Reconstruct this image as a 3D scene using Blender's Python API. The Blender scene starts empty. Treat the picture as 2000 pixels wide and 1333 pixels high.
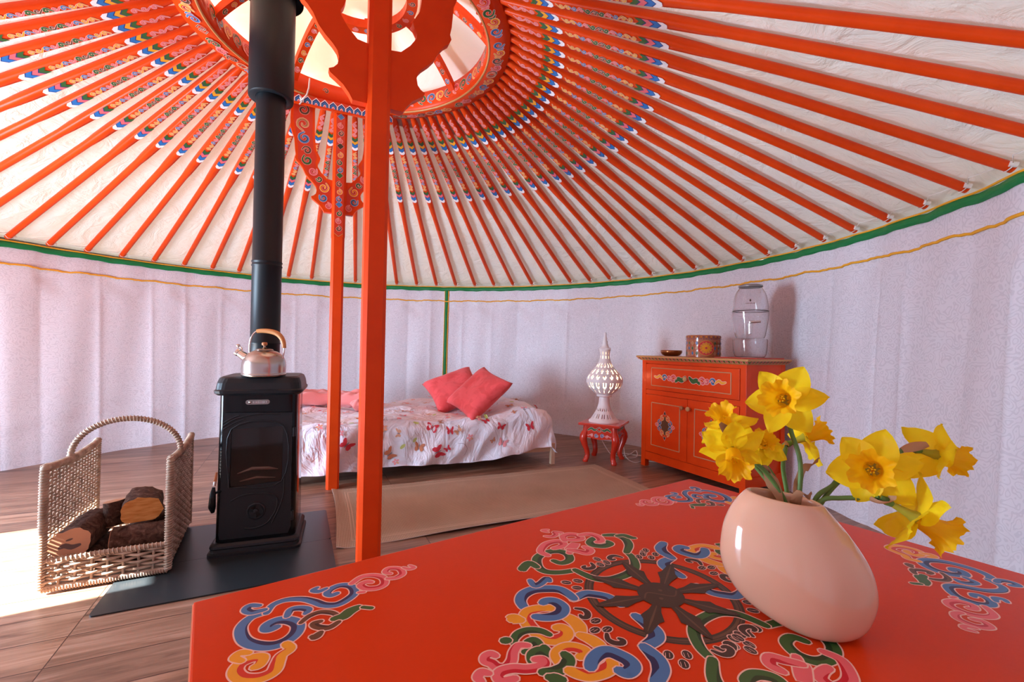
import bpy, bmesh, math, random
from math import sin, cos, pi, radians, sqrt, atan2, hypot, floor
from mathutils import Vector, Matrix
random.seed(7)
S = bpy.context.scene
COL = S.collection
V = Vector

# ---------------------------------------------------------------- camera
PITCH, ROLL, FPX = 0.012614, 0.018098, 877.75
cam_d = bpy.data.cameras.new('camera')
cam_d.sensor_fit = 'HORIZONTAL'; cam_d.sensor_width = 36.0
cam_d.lens = 36.0 * FPX / 2000.0
cam_d.clip_start = 0.02
cam = bpy.data.objects.new('camera', cam_d); COL.objects.link(cam)
def _ray(u, v):
    u2 = u * cos(ROLL) - v * sin(ROLL); v2 = u * sin(ROLL) + v * cos(ROLL)
    return V((u2, cos(PITCH) - v2 * sin(PITCH), sin(PITCH) + v2 * cos(PITCH)))
_b = -_ray(0, 0).normalized()
_r = (_ray(1, 0) - _ray(0, 0)).normalized(); _u = (_ray(0, 1) - _ray(0, 0)).normalized()
cam.matrix_world = Matrix(((_r.x, _u.x, _b.x, 0), (_r.y, _u.y, _b.y, 0), (_r.z, _u.z, _b.z, 1.0), (0, 0, 0, 1)))
S.camera = cam

# ---------------------------------------------------------------- light
S.view_settings.view_transform = 'Standard'; S.view_settings.look = 'None'
S.view_settings.gamma = 1.0; S.view_settings.use_curve_mapping = False
S.view_settings.exposure = -0.18
S.cycles.max_bounces = 12; S.cycles.diffuse_bounces = 7; S.cycles.transmission_bounces = 8
S.cycles.transparent_max_bounces = 12; S.cycles.sample_clamp_indirect = 8.0
S.cycles.caustics_reflective = False; S.cycles.caustics_refractive = False
w = bpy.data.worlds.new('sky'); S.world = w; w.use_nodes = True
wn = w.node_tree.nodes; wn['Background'].inputs[0].default_value = (0.80, 0.90, 1.0, 1); wn['Background'].inputs[1].default_value = 0.75
sun_d = bpy.data.lights.new('sun', 'SUN'); sun_d.energy = 110.0; sun_d.angle = radians(0.5); sun_d.color = (1.0, 0.95, 0.88)
sun = bpy.data.objects.new('sun', sun_d); COL.objects.link(sun)
SUNDIR = V((0.857 * cos(radians(33)), 0.515 * cos(radians(33)), -sin(radians(33)))).normalized()
sun.rotation_euler = SUNDIR.to_track_quat('-Z', 'Y').to_euler(); sun.location = (-8, -4, 6)

YC = V((-0.91, 2.615, 0)); RE, RF = 3.07, 2.98            # yurt centre, eave and floor radius
RC = V((-0.89, 2.45, 0)); ZR = 2.65; RO, RI = 0.85, 0.715  # crown ring
ZE = 1.735
DOOR_A0, DOOR_A1, DOOR_H = 199.5, 218.5, 1.46
# daylight through the open doorway (left wall, outside the frame)
dl = bpy.data.lights.new('door_daylight', 'AREA'); dl.shape = 'RECTANGLE'; dl.size = 0.95; dl.size_y = 1.45
dl.energy = 260; dl.color = (0.55, 0.76, 1.0)
dlo = bpy.data.objects.new('door_daylight', dl); COL.objects.link(dlo)
_a = radians(209.0)
dlo.location = (YC.x + 3.06 * cos(_a), YC.y + 3.06 * sin(_a), 0.74)
dlo.rotation_euler = V((-cos(_a), -sin(_a), 0)).to_track_quat('-Z', 'Y').to_euler()

TH = radians(25.5)
EH = V((cos(TH), sin(TH), 0)); NH = V((-sin(TH), cos(TH), 0))
def en(e, n, z=0.0): return EH * e + NH * n + V((0, 0, z))

# ---------------------------------------------------------------- materials
def mat(name, color=(0.8, 0.8, 0.8), rough=0.5, metal=0.0, spec=0.5, sheen=0.0, emit=None, estr=0.0, coat=0.0, trans=0.0, ior=1.45):
    m = bpy.data.materials.new(name); m.use_nodes = True
    b = m.node_tree.nodes['Principled BSDF']
    b.inputs['Base Color'].default_value = (*color, 1); b.inputs['Roughness'].default_value = rough
    b.inputs['Metallic'].default_value = metal; b.inputs['Specular IOR Level'].default_value = spec
    b.inputs['Sheen Weight'].default_value = sheen; b.inputs['Coat Weight'].default_value = coat
    b.inputs['Transmission Weight'].default_value = trans; b.inputs['IOR'].default_value = ior
    if emit: b.inputs['Emission Color'].default_value = (*emit, 1); b.inputs['Emission Strength'].default_value = estr
    return m
def N(m, t, **kw):
    n = m.node_tree.nodes.new(t)
    for k, v in kw.items():
        if k in n.inputs: n.inputs[k].default_value = v
        else: setattr(n, k, v)
    return n
def L(m, a, b): m.node_tree.links.new(a, b)
def bsdf(m): return m.node_tree.nodes['Principled BSDF']
def ramp(m, fac, stops):
    r = N(m, 'ShaderNodeValToRGB'); e = r.color_ramp.elements
    while len(e) < len(stops): e.new(0.5)
    for el, (p, c) in zip(e, stops): el.position = p; el.color = (*c, 1) if len(c) == 3 else c
    L(m, fac, r.inputs[0]); return r.outputs[0]
def bump(m, height, strength=0.3, dist=0.01):
    b = N(m, 'ShaderNodeBump'); b.inputs['Strength'].default_value = strength; b.inputs['Distance'].default_value = dist
    L(m, height, b.inputs['Height']); L(m, b.outputs[0], bsdf(m).inputs['Normal']); return b
def coords(m, scale=(1, 1, 1), rot=(0, 0, 0), loc=(0, 0, 0), kind='Object'):
    t = N(m, 'ShaderNodeTexCoord'); p = N(m, 'ShaderNodeMapping')
    p.inputs['Scale'].default_value = scale; p.inputs['Rotation'].default_value = rot; p.inputs['Location'].default_value = loc
    L(m, t.outputs[kind], p.inputs[0]); return p.outputs[0]
def noise(m, vec, scale=5, detail=4, rough=0.5, dist=0.0):
    n = N(m, 'ShaderNodeTexNoise'); n.inputs['Scale'].default_value = scale; n.inputs['Detail'].default_value = detail
    n.inputs['Roughness'].default_value = rough; n.inputs['Distortion'].default_value = dist
    L(m, vec, n.inputs['Vector']); return n.outputs['Fac']
def math_(m, op, a, b=None, c=None):
    n = N(m, 'ShaderNodeMath', operation=op)
    for i, x in enumerate((a, b, c)):
        if x is None: continue
        if isinstance(x, (int, float)): n.inputs[i].default_value = x
        else: L(m, x, n.inputs[i])
    return n.outputs[0]

ORANGE = (0.74, 0.060, 0.005)
M = {}
M['orange'] = mat('orange_paint', ORANGE, 0.34, spec=0.2)
nz = noise(M['orange'], coords(M['orange'], (3, 3, 3)), 2.2, 3)
L(M['orange'], ramp(M['orange'], nz, [(0.3, (0.69, 0.052, 0.004)), (0.7, (0.78, 0.069, 0.006))]), bsdf(M['orange']).inputs['Base Color'])
bump(M['orange'], noise(M['orange'], coords(M['orange']), 60, 3), 0.08, 0.003)
M['table'] = mat('table_paint', (0.66, 0.046, 0.003), 0.28, spec=0.16)
bump(M['table'], noise(M['table'], coords(M['table']), 140, 2), 0.06, 0.002)
M['darkorange'] = mat('red_orange_paint', (0.60, 0.035, 0.010), 0.35)
PAINT = {'g': ((0.035, 0.12, 0.025), (0.012, 0.045, 0.012)), 'b': ((0.06, 0.19, 0.42), (0.015, 0.02, 0.09)),
         'y': ((0.85, 0.36, 0.012), (0.65, 0.03, 0.012)), 'p': ((0.80, 0.14, 0.16), (0.58, 0.008, 0.025)),
         'n': ((0.13, 0.05, 0.02), (0.04, 0.012, 0.008)), 'k': ((0.05, 0.022, 0.014), (0.05, 0.022, 0.014))}
for k, (c1, c2) in PAINT.items():
    nm = {'g': 'green', 'b': 'blue', 'y': 'yellow', 'p': 'pink', 'n': 'brown', 'k': 'black'}[k]
    M['c_' + k] = mat('paint_' + nm, c1, 0.4); M['s_' + k] = mat('paint_shade_' + nm, c2, 0.4)
M['c_w'] = mat('paint_cream', (0.86, 0.55, 0.46), 0.4)
M['c_W'] = mat('paint_white', (0.92, 0.86, 0.84), 0.4)
M['c_B'] = mat('paint_bright_blue', (0.02, 0.17, 0.48), 0.4)
M['c_v'] = mat('paint_navy', (0.02, 0.03, 0.16), 0.4)
M['c_o'] = mat('paint_gold', (0.55, 0.27, 0.09), 0.35)
M['c_u'] = mat('paint_umber', (0.048, 0.026, 0.013), 0.4); M['s_u'] = mat('paint_umber_rim', (0.12, 0.062, 0.032), 0.4)
M['black'] = mat('matt_black_enamel', (0.010, 0.014, 0.018), 0.42, spec=0.28)
bump(M['black'], noise(M['black'], coords(M['black']), 300, 2), 0.05, 0.002)
M['castiron'] = mat('cast_iron', (0.012, 0.015, 0.019), 0.40, spec=0.38)
bump(M['castiron'], noise(M['castiron'], coords(M['castiron']), 220, 3), 0.15, 0.003)
M['glossblack'] = mat('gloss_black_enamel', (0.004, 0.004, 0.005), 0.12, spec=0.3)
M['chrome'] = mat('steel', (0.72, 0.70, 0.68), 0.18, 1.0)
M['brushed'] = mat('brushed_steel', (0.46, 0.43, 0.41), 0.24, 1.0)
M['grey'] = mat('grey_metal', (0.30, 0.29, 0.28), 0.4, 0.7)

# ---------------------------------------------------------------- mesh builder
class MB:
    def __init__(s): s.v = []; s.f = []; s.m = []; s.mats = []; s.smooth = []
    def mi(s, m):
        m = M[m] if isinstance(m, str) else m
        if m not in s.mats: s.mats.append(m)
        return s.mats.index(m)
    def add(s, vs, fs, m, smooth=False):
        o = len(s.v); k = s.mi(m); s.v += [tuple(p) for p in vs]
        for f in fs: s.f.append([i + o for i in f]); s.m.append(k); s.smooth.append(smooth)
    def box(s, c, d, m, rz=0.0, bev=0.0, rot=None):
        R = Matrix.Rotation(rz, 3, 'Z') if rot is None else rot
        c = V(c); x, y, z = d[0] / 2, d[1] / 2, d[2] / 2
        if bev <= 0:
            vs = [c + R @ V((i * x, j * y, k * z)) for i in (-1, 1) for j in (-1, 1) for k in (-1, 1)]
            s.add(vs, [(0, 1, 3, 2), (4, 6, 7, 5), (0, 4, 5, 1), (2, 3, 7, 6), (0, 2, 6, 4), (1, 5, 7, 3)], m); return
        bm = bmesh.new(); bmesh.ops.create_cube(bm, size=1.0)
        for v in bm.verts: v.co = V((v.co.x * d[0], v.co.y * d[1], v.co.z * d[2]))
        bmesh.ops.bevel(bm, geom=bm.edges[:], offset=min(bev, min(d) * 0.49), segments=2, profile=0.6, affect='EDGES')
        bm.verts.ensure_lookup_table()
        s.add([c + R @ v.co for v in bm.verts], [[v.index for v in f.verts] for f in bm.faces], m, False); bm.free()
    def loft(s, rings, m, cap=True, smooth=True, closed=True):
        n = len(rings[0]); vs = [p for r in rings for p in r]; fs = []
        for i in range(len(rings) - 1):
            for j in range(n if closed else n - 1):
                k = (j + 1) % n; fs.append((i * n + j, i * n + k, (i + 1) * n + k, (i + 1) * n + j))
        s.add(vs, fs, m, smooth)
        if cap:
            s.add(rings[0], [list(range(n))[::-1]], m); s.add(rings[-1], [list(range(n))], m)
    def tube(s, pts, r, m, n=8, cap=True, smooth=True):
        pts = [V(p) for p in pts]; rs = r if isinstance(r, (list, tuple)) else [r] * len(pts)
        rings = []; up = None
        for i, p in enumerate(pts):
            t = (pts[min(i + 1, len(pts) - 1)] - pts[max(i - 1, 0)])
            if t.length < 1e-9: t = V((0, 0, 1))
            t.normalize()
            if up is None: up = t.orthogonal().normalized()
            up = (up - t * up.dot(t))
            if up.length < 1e-6: up = t.orthogonal()
            up.normalize(); sd = t.cross(up)
            rings.append([p + (up * cos(2 * pi * k / n) + sd * sin(2 * pi * k / n)) * rs[i] for k in range(n)])
        s.loft(rings, m, cap, smooth)
    def lathe(s, prof, m, n=32, c=(0, 0, 0), cap=True, smooth=True, axis=None, sx=1.0, sy=1.0):
        c = V(c); Q = V((0, 0, 1)).rotation_difference(V(axis)).to_matrix() if axis else Matrix.Identity(3)
        s.loft([[c + Q @ V((r * sx * cos(2 * pi * k / n), r * sy * sin(2 * pi * k / n), z)) for k in range(n)] for r, z in prof], m, cap, smooth)
    def prism(s, poly, t0, t1, fn, m, holes=()):
        """poly in 2-D, extruded between t0 and t1; fn(x, y, t) -> point"""
        bm = bmesh.new(); es = []
        for pl in [poly] + list(holes):
            vs = [bm.verts.new((x, y, 0)) for x, y in pl]
            es += [bm.edges.new((vs[i], vs[(i + 1) % len(vs)])) for i in range(len(vs))]
        bmesh.ops.triangle_fill(bm, edges=es, use_beauty=True)
        bm.verts.ensure_lookup_table(); bm.verts.index_update()
        vs = [(v.co.x, v.co.y) for v in bm.verts]; fs = [[v.index for v in f.verts] for f in bm.faces]; bm.free()
        s.add([fn(x, y, t1) for x, y in vs], fs, m); s.add([fn(x, y, t0) for x, y in vs], [f[::-1] for f in fs], m)
        for pl in [poly] + list(holes):
            n = len(pl); s.add([fn(x, y, t) for t in (t0, t1) for x, y in pl], [(i, (i + 1) % n, n + (i + 1) % n, n + i) for i in range(n)], m)
    def build(s, name, parent=None, weld=False):
        me = bpy.data.meshes.new(name); me.from_pydata(s.v, [], s.f); me.polygons.foreach_set('material_index', s.m)
        me.polygons.foreach_set('use_smooth', s.smooth)
        for m in s.mats: me.materials.append(m)
        me.update(); bm = bmesh.new(); bm.from_mesh(me)
        if weld: bmesh.ops.remove_doubles(bm, verts=bm.verts[:], dist=1e-5)
        if getattr(s, 'fixn', True): bmesh.ops.recalc_face_normals(bm, faces=bm.faces[:])
        bm.to_mesh(me); bm.free(); me.update()
        o = bpy.data.objects.new(name, me); COL.objects.link(o)
        if parent: o.parent = parent
        return o
def tag(o, label=None, cat=None, group=None, kind=None):
    if label: o['label'] = label
    if cat: o['category'] = cat
    if group: o['group'] = group
    if kind: o['kind'] = kind
    return o
def thing(name, label, cat, loc=(0, 0, 0), rz=0.0, group=None):
    o = bpy.data.objects.new(name, None); COL.objects.link(o); o.location = loc; o.rotation_euler = (0, 0, rz)
    o.empty_display_size = 0.05
    return tag(o, label, cat, group)
def copy_tree(o, parent=None):
    c = o.copy(); COL.objects.link(c); c.parent = parent
    for ch in list(o.children):
        copy_tree(ch, c)
    return c
def catmull(p, k=5):
    if len(p) < 3: return [tuple(q) for q in p]
    q = [p[0]] + list(p) + [p[-1]]; out = []
    for i in range(1, len(q) - 2):
        for j in range(k):
            t = j / k; out.append(tuple(0.5 * (2 * b + (c - a) * t + (2 * a - 5 * b + 4 * c - d) * t * t + (3 * b - a - 3 * c + d) * t ** 3) for a, b, c, d in zip(q[i - 1], q[i], q[i + 1], q[i + 2])))
    out.append(tuple(p[-1])); return out

# ---------------------------------------------------------------- painted ornament
class Painter:
    """flat brush strokes laid in thin layers on a surface; fn(x, y, h) -> point"""
    def __init__(s, mb, fn, step=3e-5, h0=1e-4): s.mb = mb; s.fn = fn; s.h = h0; s.step = step; s.h0 = h0
    def ribbon(s, pts, ws, m, h, off=0.0, capn=4):
        P = [V((p[0], p[1])) for p in pts]; n = len(P); A = []; B = []
        for i in range(n):
            t = P[min(i + 1, n - 1)] - P[max(i - 1, 0)]
            t = t.normalized() if t.length > 1e-9 else V((1, 0)); nn = V((-t.y, t.x))
            c = P[i] + nn * (off[i] if isinstance(off, list) else off)
            A.append(c + nn * ws[i]); B.append(c - nn * ws[i])
            if i == 0: T0 = t; C0 = c
            if i == n - 1: T1 = t; C1 = c
        vs = []; fs = []
        for a, b in zip(A, B): vs += [a, b]
        for i in range(n - 1): fs.append((2 * i, 2 * i + 1, 2 * i + 3, 2 * i + 2))
        for C, T, w_, e, sg in ((C0, -T0, ws[0], 0, 1), (C1, T1, ws[-1], 2 * (n - 1), -1)):
            if w_ < 1e-4 * 2: continue
            o = len(vs); a0 = atan2(T.y, T.x)
            arc = [C + V((cos(a0 + a), sin(a0 + a))) * w_ for a in [(-pi / 2 + pi * k / capn) for k in range(capn + 1)]]
            vs += arc; fs.append(list(range(o, o + capn + 1)))
        nn_ = len(vs); s.mb.add([s.fn(v.x, v.y, h + 0.85 * s.step * i / nn_) for i, v in enumerate(vs)], fs, m)
    def stroke(s, pts, w, c, line='c_w', lw=0.0017, k=5, shade=True, taper=0.55, tip=1.0):
        P = catmull(pts, k); n = len(P)
        ws = [w / 2 * (min(1.0, taper + (1 - taper) * min(i, n - 1 - i) / max(1, 0.3 * n))) for i in range(n)]
        if line: s.ribbon(P, [x + lw for x in ws], line, s.h)
        s.ribbon(P, ws, 'c_' + c, s.h + s.step)
        if shade and len(pts) >= 5 and ('s_' + c) in M:
            turn = 0
            for i in range(1, n - 1):
                a = V(P[i]) - V(P[i - 1]); b = V(P[i + 1]) - V(P[i]); turn += a.x * b.y - a.y * b.x
            sg = 1 if turn > 0 else -1; q = max(1, int(n * 0.1))
            pp = P[q:n - q]; wq = ws[q:n - q]; m_ = len(pp)
            if m_ > 3:
                ww = [x * 0.42 * min(1, 0.15 + 3.0 * min(i, m_ - 1 - i) / m_) for i, x in enumerate(wq)]
                s.ribbon(pp, ww, 's_' + c, s.h + 2 * s.step, off=[sg * (x - y_) for x, y_ in zip(wq, ww)])
        s.h += 3 * s.step
    def poly(s, pts, m, line=None, lw=0.0015):
        if line:
            cx = sum(p[0] for p in pts) / len(pts); cy = sum(p[1] for p in pts) / len(pts)
            o = []
            for x, y in pts:
                d = hypot(x - cx, y - cy) or 1; o.append((x + (x - cx) / d * lw, y + (y - cy) / d * lw))
            s.mb.add([s.fn(x, y, s.h) for x, y in o], [list(range(len(o)))], line); s.h += s.step
        s.mb.add([s.fn(x, y, s.h) for x, y in pts], [list(range(len(pts)))], m); s.h += s.step
    def ell(s, x, y, a, b, rot, m, n=12, line=None, lw=0.0015):
        s.poly([(x + a * cos(t) * cos(rot) - b * sin(t) * sin(rot), y + a * cos(t) * sin(rot) + b * sin(t) * cos(rot)) for t in [2 * pi * k / n for k in range(n)]], m, line, lw)
    def ring(s, x, y, r, w, m, n=20, line=None, lw=0.0012):
        P = [(x + r * cos(2 * pi * k / n), y + r * sin(2 * pi * k / n)) for k in range(n + 1)]
        if line: s.ribbon(P, [w / 2 + lw] * len(P), line, s.h); s.h += s.step
        s.ribbon(P, [w / 2] * len(P), m, s.h); s.h += s.step
def curl(x, y, r, a0, turns=1.15, d=1, n=9, r1=0.22, tail=0.0):
    """spiral polyline from its outer end inwards"""
    out = []
    if tail: out.append((x + r * cos(a0) - d * -sin(a0) * tail * -1 * -1, y + r * sin(a0) - d * cos(a0) * tail))
    for i in range(n):
        t = i / (n - 1); rr = r * (1 - t * (1 - r1)); a = a0 + d * 2 * pi * turns * t
        out.append((x + rr * cos(a), y + rr * sin(a)))
    return out

# painted scroll strokes of the table: colour, width, centre line in metres from the wheel hub
STROKES=[
('g',0.013,[(-0.0623,-0.1558),(-0.0568,-0.1433),(-0.0395,-0.1446),(-0.0291,-0.1601),(-0.0327,-0.1755),(-0.0459,-0.1837),(-0.0659,-0.1831),(-0.0822,-0.1743),(-0.0955,-0.1529),(-0.0943,-0.1353),(-0.0779,-0.1222),(-0.0532,-0.115)]),
('g',0.013,[(-0.0532,-0.115),(-0.0508,-0.097),(-0.0451,-0.0802),(-0.0292,-0.0676),(-0.0068,-0.064),(0.016,-0.066),(0.0365,-0.076),(0.0538,-0.0956),(0.0602,-0.1143)]),
('g',0.013,[(0.0602,-0.1143),(0.0842,-0.1303),(0.0978,-0.1511),(0.0961,-0.1715),(0.0791,-0.182)]),
('g',0.013,[(0.0658,-0.1824),(0.0481,-0.1819),(0.0334,-0.1726),(0.0326,-0.1623),(0.0441,-0.1516),(0.0612,-0.1517),(0.0635,-0.1612)]),
('g',0.013,[(-0.0975,-0.1542),(-0.1003,-0.1705),(-0.1186,-0.1617),(-0.1198,-0.158)]),
('g',0.011,[(0.0959,-0.1677),(0.1082,-0.164),(0.1125,-0.1497),(0.1162,-0.1458)]),
('p',0.012,[(-0.0342,-0.1899),(-0.0214,-0.1888),(-0.0098,-0.1922),(-0.0075,-0.2052),(-0.0222,-0.2107),(-0.0402,-0.2075),(-0.0602,-0.1926),(-0.059,-0.1756)]),
('p',0.012,[(0.0107,-0.2014),(0.02,-0.1956),(0.0327,-0.1953),(0.0358,-0.2088),(0.026,-0.2188),(0.0111,-0.2186),(0.0015,-0.2033)]),
('p',0.012,[(0.0406,-0.2058),(0.0584,-0.2004),(0.0635,-0.1839),(0.0564,-0.1693),(0.046,-0.1684)]),
('p',0.012,[(-0.016,-0.1752),(0.0094,-0.1839),(-0.0233,-0.163)]),
('p',0.012,[(-0.0157,-0.1716),(-0.0063,-0.159),(0.0019,-0.1473),(0.0143,-0.1529),(0.0139,-0.1655)]),
('p',0.007,[(0.0053,-0.2558),(-0.0042,-0.2576),(-0.0012,-0.2476)]),
('p',0.008,[(0.0184,-0.2314),(0.0097,-0.2408),(0.0055,-0.2314),(-0.0068,-0.2274),(-0.0162,-0.2355)]),
('b',0.014,[(-0.0658,-0.0134),(-0.0657,-0.0329),(-0.0745,-0.0475),(-0.0876,-0.0581),(-0.1103,-0.0567)]),
('b',0.015,[(-0.1082,-0.0581),(-0.1072,-0.0724),(-0.1113,-0.0866),(-0.1255,-0.0975),(-0.1428,-0.1045),(-0.16,-0.102),(-0.1726,-0.0917),(-0.1776,-0.0774)]),
('b',0.01,[(-0.1305,-0.1271),(-0.1334,-0.1125),(-0.1232,-0.1122),(-0.1065,-0.1184),(-0.1079,-0.1108)]),
('y',0.015,[(-0.1462,-0.0376),(-0.1424,-0.0225),(-0.1444,-0.0087),(-0.1525,0.0035)]),
('y',0.014,[(-0.1542,0.0052),(-0.1495,0.0165),(-0.1484,0.0278),(-0.1489,0.0353)]),
('y',0.015,[(-0.1455,-0.0536),(-0.1545,-0.061),(-0.1675,-0.0659),(-0.18,-0.0656),(-0.19,-0.056),(-0.1943,-0.0434),(-0.1953,-0.0267),(-0.1929,-0.0126),(-0.1843,-0.0044),(-0.1717,-0.0032),(-0.1635,-0.0092),(-0.1632,-0.0177),(-0.1685,-0.021)]),
('b',0.015,[(-0.1501,-0.0721),(-0.1429,-0.0728),(-0.1352,-0.0662),(-0.1342,-0.0516),(-0.1433,-0.0422),(-0.1562,-0.0407),(-0.1688,-0.0456),(-0.1768,-0.0523)]),
('y',0.016,[(-0.1976,-0.0577),(-0.2029,-0.0641),(-0.2049,-0.0639)]),
('g',0.01,[(-0.1847,-0.0157),(-0.1893,-0.0271),(-0.2002,-0.0355),(-0.212,-0.0373),(-0.2224,-0.0329),(-0.2288,-0.0262)]),
('g',0.014,[(-0.2325,-0.0339),(-0.2352,-0.0351)]),
('g',0.011,[(-0.2139,-0.0193),(-0.2063,-0.0172),(-0.2074,-0.0073),(-0.2168,-0.0032),(-0.2265,-0.0069)]),
('g',0.012,[(-0.2039,-0.0012),(-0.2075,0.0103),(-0.2108,0.0007),(-0.2218,0.0011),(-0.229,0.0084)]),
('p',0.01,[(-0.2178,-0.014),(-0.2264,-0.0195),(-0.2373,-0.0138),(-0.2471,-0.0032),(-0.2576,0.0015),(-0.2656,-0.0036),(-0.2672,-0.0114),(-0.2709,-0.0185),(-0.2673,-0.0245),(-0.2605,-0.025),(-0.2574,-0.0193)]),
('p',0.011,[(-0.2243,0.0091),(-0.2179,0.0132),(-0.2198,0.019),(-0.228,0.0206),(-0.2411,0.0156),(-0.2519,0.0075),(-0.2641,0.0041),(-0.2719,0.0077),(-0.2719,0.0161),(-0.259,0.0202)]),
('p',0.009,[(-0.2773,-0.0001),(-0.283,-0.0059),(-0.29,-0.0018),(-0.2895,0.0052)]),
('y',0.013,[(-0.1804,0.0325),(-0.1728,0.0325),(-0.1696,0.0271),(-0.1745,0.0176),(-0.1831,0.0122),(-0.1952,0.0132),(-0.2024,0.0184),(-0.2059,0.028)]),
('g',0.013,[(-0.192,0.0202),(-0.1938,0.0287),(-0.2051,0.0354),(-0.2184,0.0345),(-0.2292,0.0287)]),
('y',0.015,[(-0.2042,0.0426),(-0.1983,0.0518),(-0.1889,0.059),(-0.1736,0.0623),(-0.1622,0.0606),(-0.1552,0.0559)]),
('b',0.016,[(-0.1821,0.0501),(-0.1714,0.0431),(-0.1569,0.0403),(-0.1469,0.0442),(-0.142,0.0548),(-0.1399,0.0657),(-0.144,0.0746),(-0.1552,0.0774),(-0.1599,0.0711)]),
('b',0.016,[(-0.0687,0.0151),(-0.07,0.0331),(-0.0736,0.0486),(-0.0854,0.058),(-0.1072,0.0601)]),
('b',0.016,[(-0.1072,0.0601),(-0.1096,0.0738),(-0.114,0.0854),(-0.1242,0.0953),(-0.1419,0.1033)]),
('g',0.012,[(-0.2281,0.038),(-0.2248,0.0423),(-0.2193,0.0479)]),
('b',0.014,[(-0.4508,-0.2034),(-0.4578,-0.2024),(-0.4617,-0.2067),(-0.4584,-0.2139),(-0.4475,-0.2165),(-0.4358,-0.2091),(-0.4288,-0.195),(-0.433,-0.1793),(-0.4447,-0.1694),(-0.4596,-0.169),(-0.4747,-0.1803),(-0.4847,-0.1984),(-0.4857,-0.2239),(-0.4753,-0.2401),(-0.4609,-0.243)]),
('b',0.011,[(-0.4575,-0.2409),(-0.4485,-0.2563),(-0.4328,-0.2597),(-0.4144,-0.2503),(-0.4029,-0.2362),(-0.3937,-0.2215),(-0.3813,-0.2137),(-0.3682,-0.2165),(-0.3535,-0.2282),(-0.3519,-0.2469),(-0.3624,-0.2585),(-0.3758,-0.2569),(-0.3842,-0.2476),(-0.3807,-0.2396),(-0.3731,-0.2405)]),
('b',0.01,[(-0.4585,-0.2498),(-0.4675,-0.2505),(-0.4744,-0.2537),(-0.4783,-0.2624),(-0.4733,-0.2699),(-0.4637,-0.2637)]),
('b',0.008,[(-0.3825,-0.2611),(-0.3925,-0.2586),(-0.3986,-0.2654),(-0.3925,-0.2699)]),
('b',0.01,[(-0.4371,-0.2198),(-0.4308,-0.2322),(-0.4198,-0.2294),(-0.4126,-0.2206),(-0.4165,-0.214)]),
('p',0.01,[(-0.3497,-0.2557),(-0.3329,-0.2665),(-0.3175,-0.2623),(-0.3076,-0.2479),(-0.3107,-0.2311),(-0.3219,-0.2254),(-0.3359,-0.2317),(-0.3402,-0.2446),(-0.3309,-0.2491),(-0.3253,-0.2445)]),
('p',0.007,[(-0.3474,-0.2267),(-0.3414,-0.2244)]),
('p',0.009,[(-0.3024,-0.2418),(-0.2916,-0.2378),(-0.2794,-0.244),(-0.2783,-0.2607),(-0.2905,-0.2695),(-0.2992,-0.2622),(-0.2947,-0.2536)]),
('p',0.006,[(-0.2716,-0.2613),(-0.2661,-0.2519),(-0.258,-0.2527),(-0.261,-0.2618)]),
('n',0.008,[(-0.425,-0.1964),(-0.4143,-0.2052),(-0.4006,-0.2067),(-0.3889,-0.1973),(-0.3837,-0.1858)]),
('g',0.014,[(-0.3891,-0.1832),(-0.3786,-0.1825),(-0.369,-0.1888),(-0.3579,-0.1923)]),
('g',0.009,[(-0.3526,-0.1889),(-0.3443,-0.1815)]),
('n',0.009,[(-0.3865,-0.1738),(-0.3989,-0.1685),(-0.41,-0.1774),(-0.4121,-0.1862),(-0.4046,-0.1865)]),
('n',0.01,[(-0.409,-0.164),(-0.4153,-0.1591),(-0.4184,-0.1612)]),
('y',0.013,[(-0.4455,-0.1632),(-0.4429,-0.1518),(-0.4526,-0.1455),(-0.4569,-0.1362),(-0.463,-0.123),(-0.4764,-0.1208),(-0.4901,-0.1296),(-0.4951,-0.1437),(-0.4902,-0.1547),(-0.478,-0.1572),(-0.47,-0.1521),(-0.4731,-0.1423),(-0.4777,-0.1409)]),
('y',0.009,[(-0.4886,-0.158),(-0.4948,-0.168),(-0.4892,-0.1736),(-0.4811,-0.1684)]),
]
NA, NB = 13, 35
# ================================================================ the setting
# floor: boards run along EH, 0.1675 wide, end joints line up at e = -0.674
m = M['floor'] = mat('floor_boards', (0.36, 0.2, 0.13), 0.36, spec=0.4)
vec = coords(m, rot=(0, 0, -TH))      # x = e, y = n
sep = N(m, 'ShaderNodeSeparateXYZ'); L(m, vec, sep.inputs[0]); ex, nx = sep.outputs[0], sep.outputs[1]
row = math_(m, 'FLOOR', math_(m, 'DIVIDE', math_(m, 'ADD', nx, 0.003), 0.1675))
cb = math_(m, 'FLOOR', math_(m, 'DIVIDE', math_(m, 'ADD', ex, 0.674), 1.3))
idv = N(m, 'ShaderNodeCombineXYZ'); L(m, row, idv.inputs[0]); L(m, cb, idv.inputs[1])
wn_ = N(m, 'ShaderNodeTexWhiteNoise', noise_dimensions='3D'); L(m, idv.outputs[0], wn_.inputs['Vector'])
off = N(m, 'ShaderNodeVectorMath', operation='MULTIPLY_ADD'); L(m, wn_.outputs['Color'], off.inputs[0]); off.inputs[1].default_value = (9, 9, 9)
sc = N(m, 'ShaderNodeVectorMath', operation='MULTIPLY'); L(m, vec, sc.inputs[0]); sc.inputs[1].default_value = (1.6, 16, 1); L(m, sc.outputs[0], off.inputs[2])
g1 = noise(m, off.outputs[0], 1.6, 6, 0.6, 0.6); g2 = noise(m, off.outputs[0], 0.45, 3, 0.5, 1.4)
c1 = ramp(m, g1, [(0.28, (0.13, 0.060, 0.036)), (0.5, (0.29, 0.155, 0.098)), (0.72, (0.43, 0.26, 0.18))])
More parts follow.
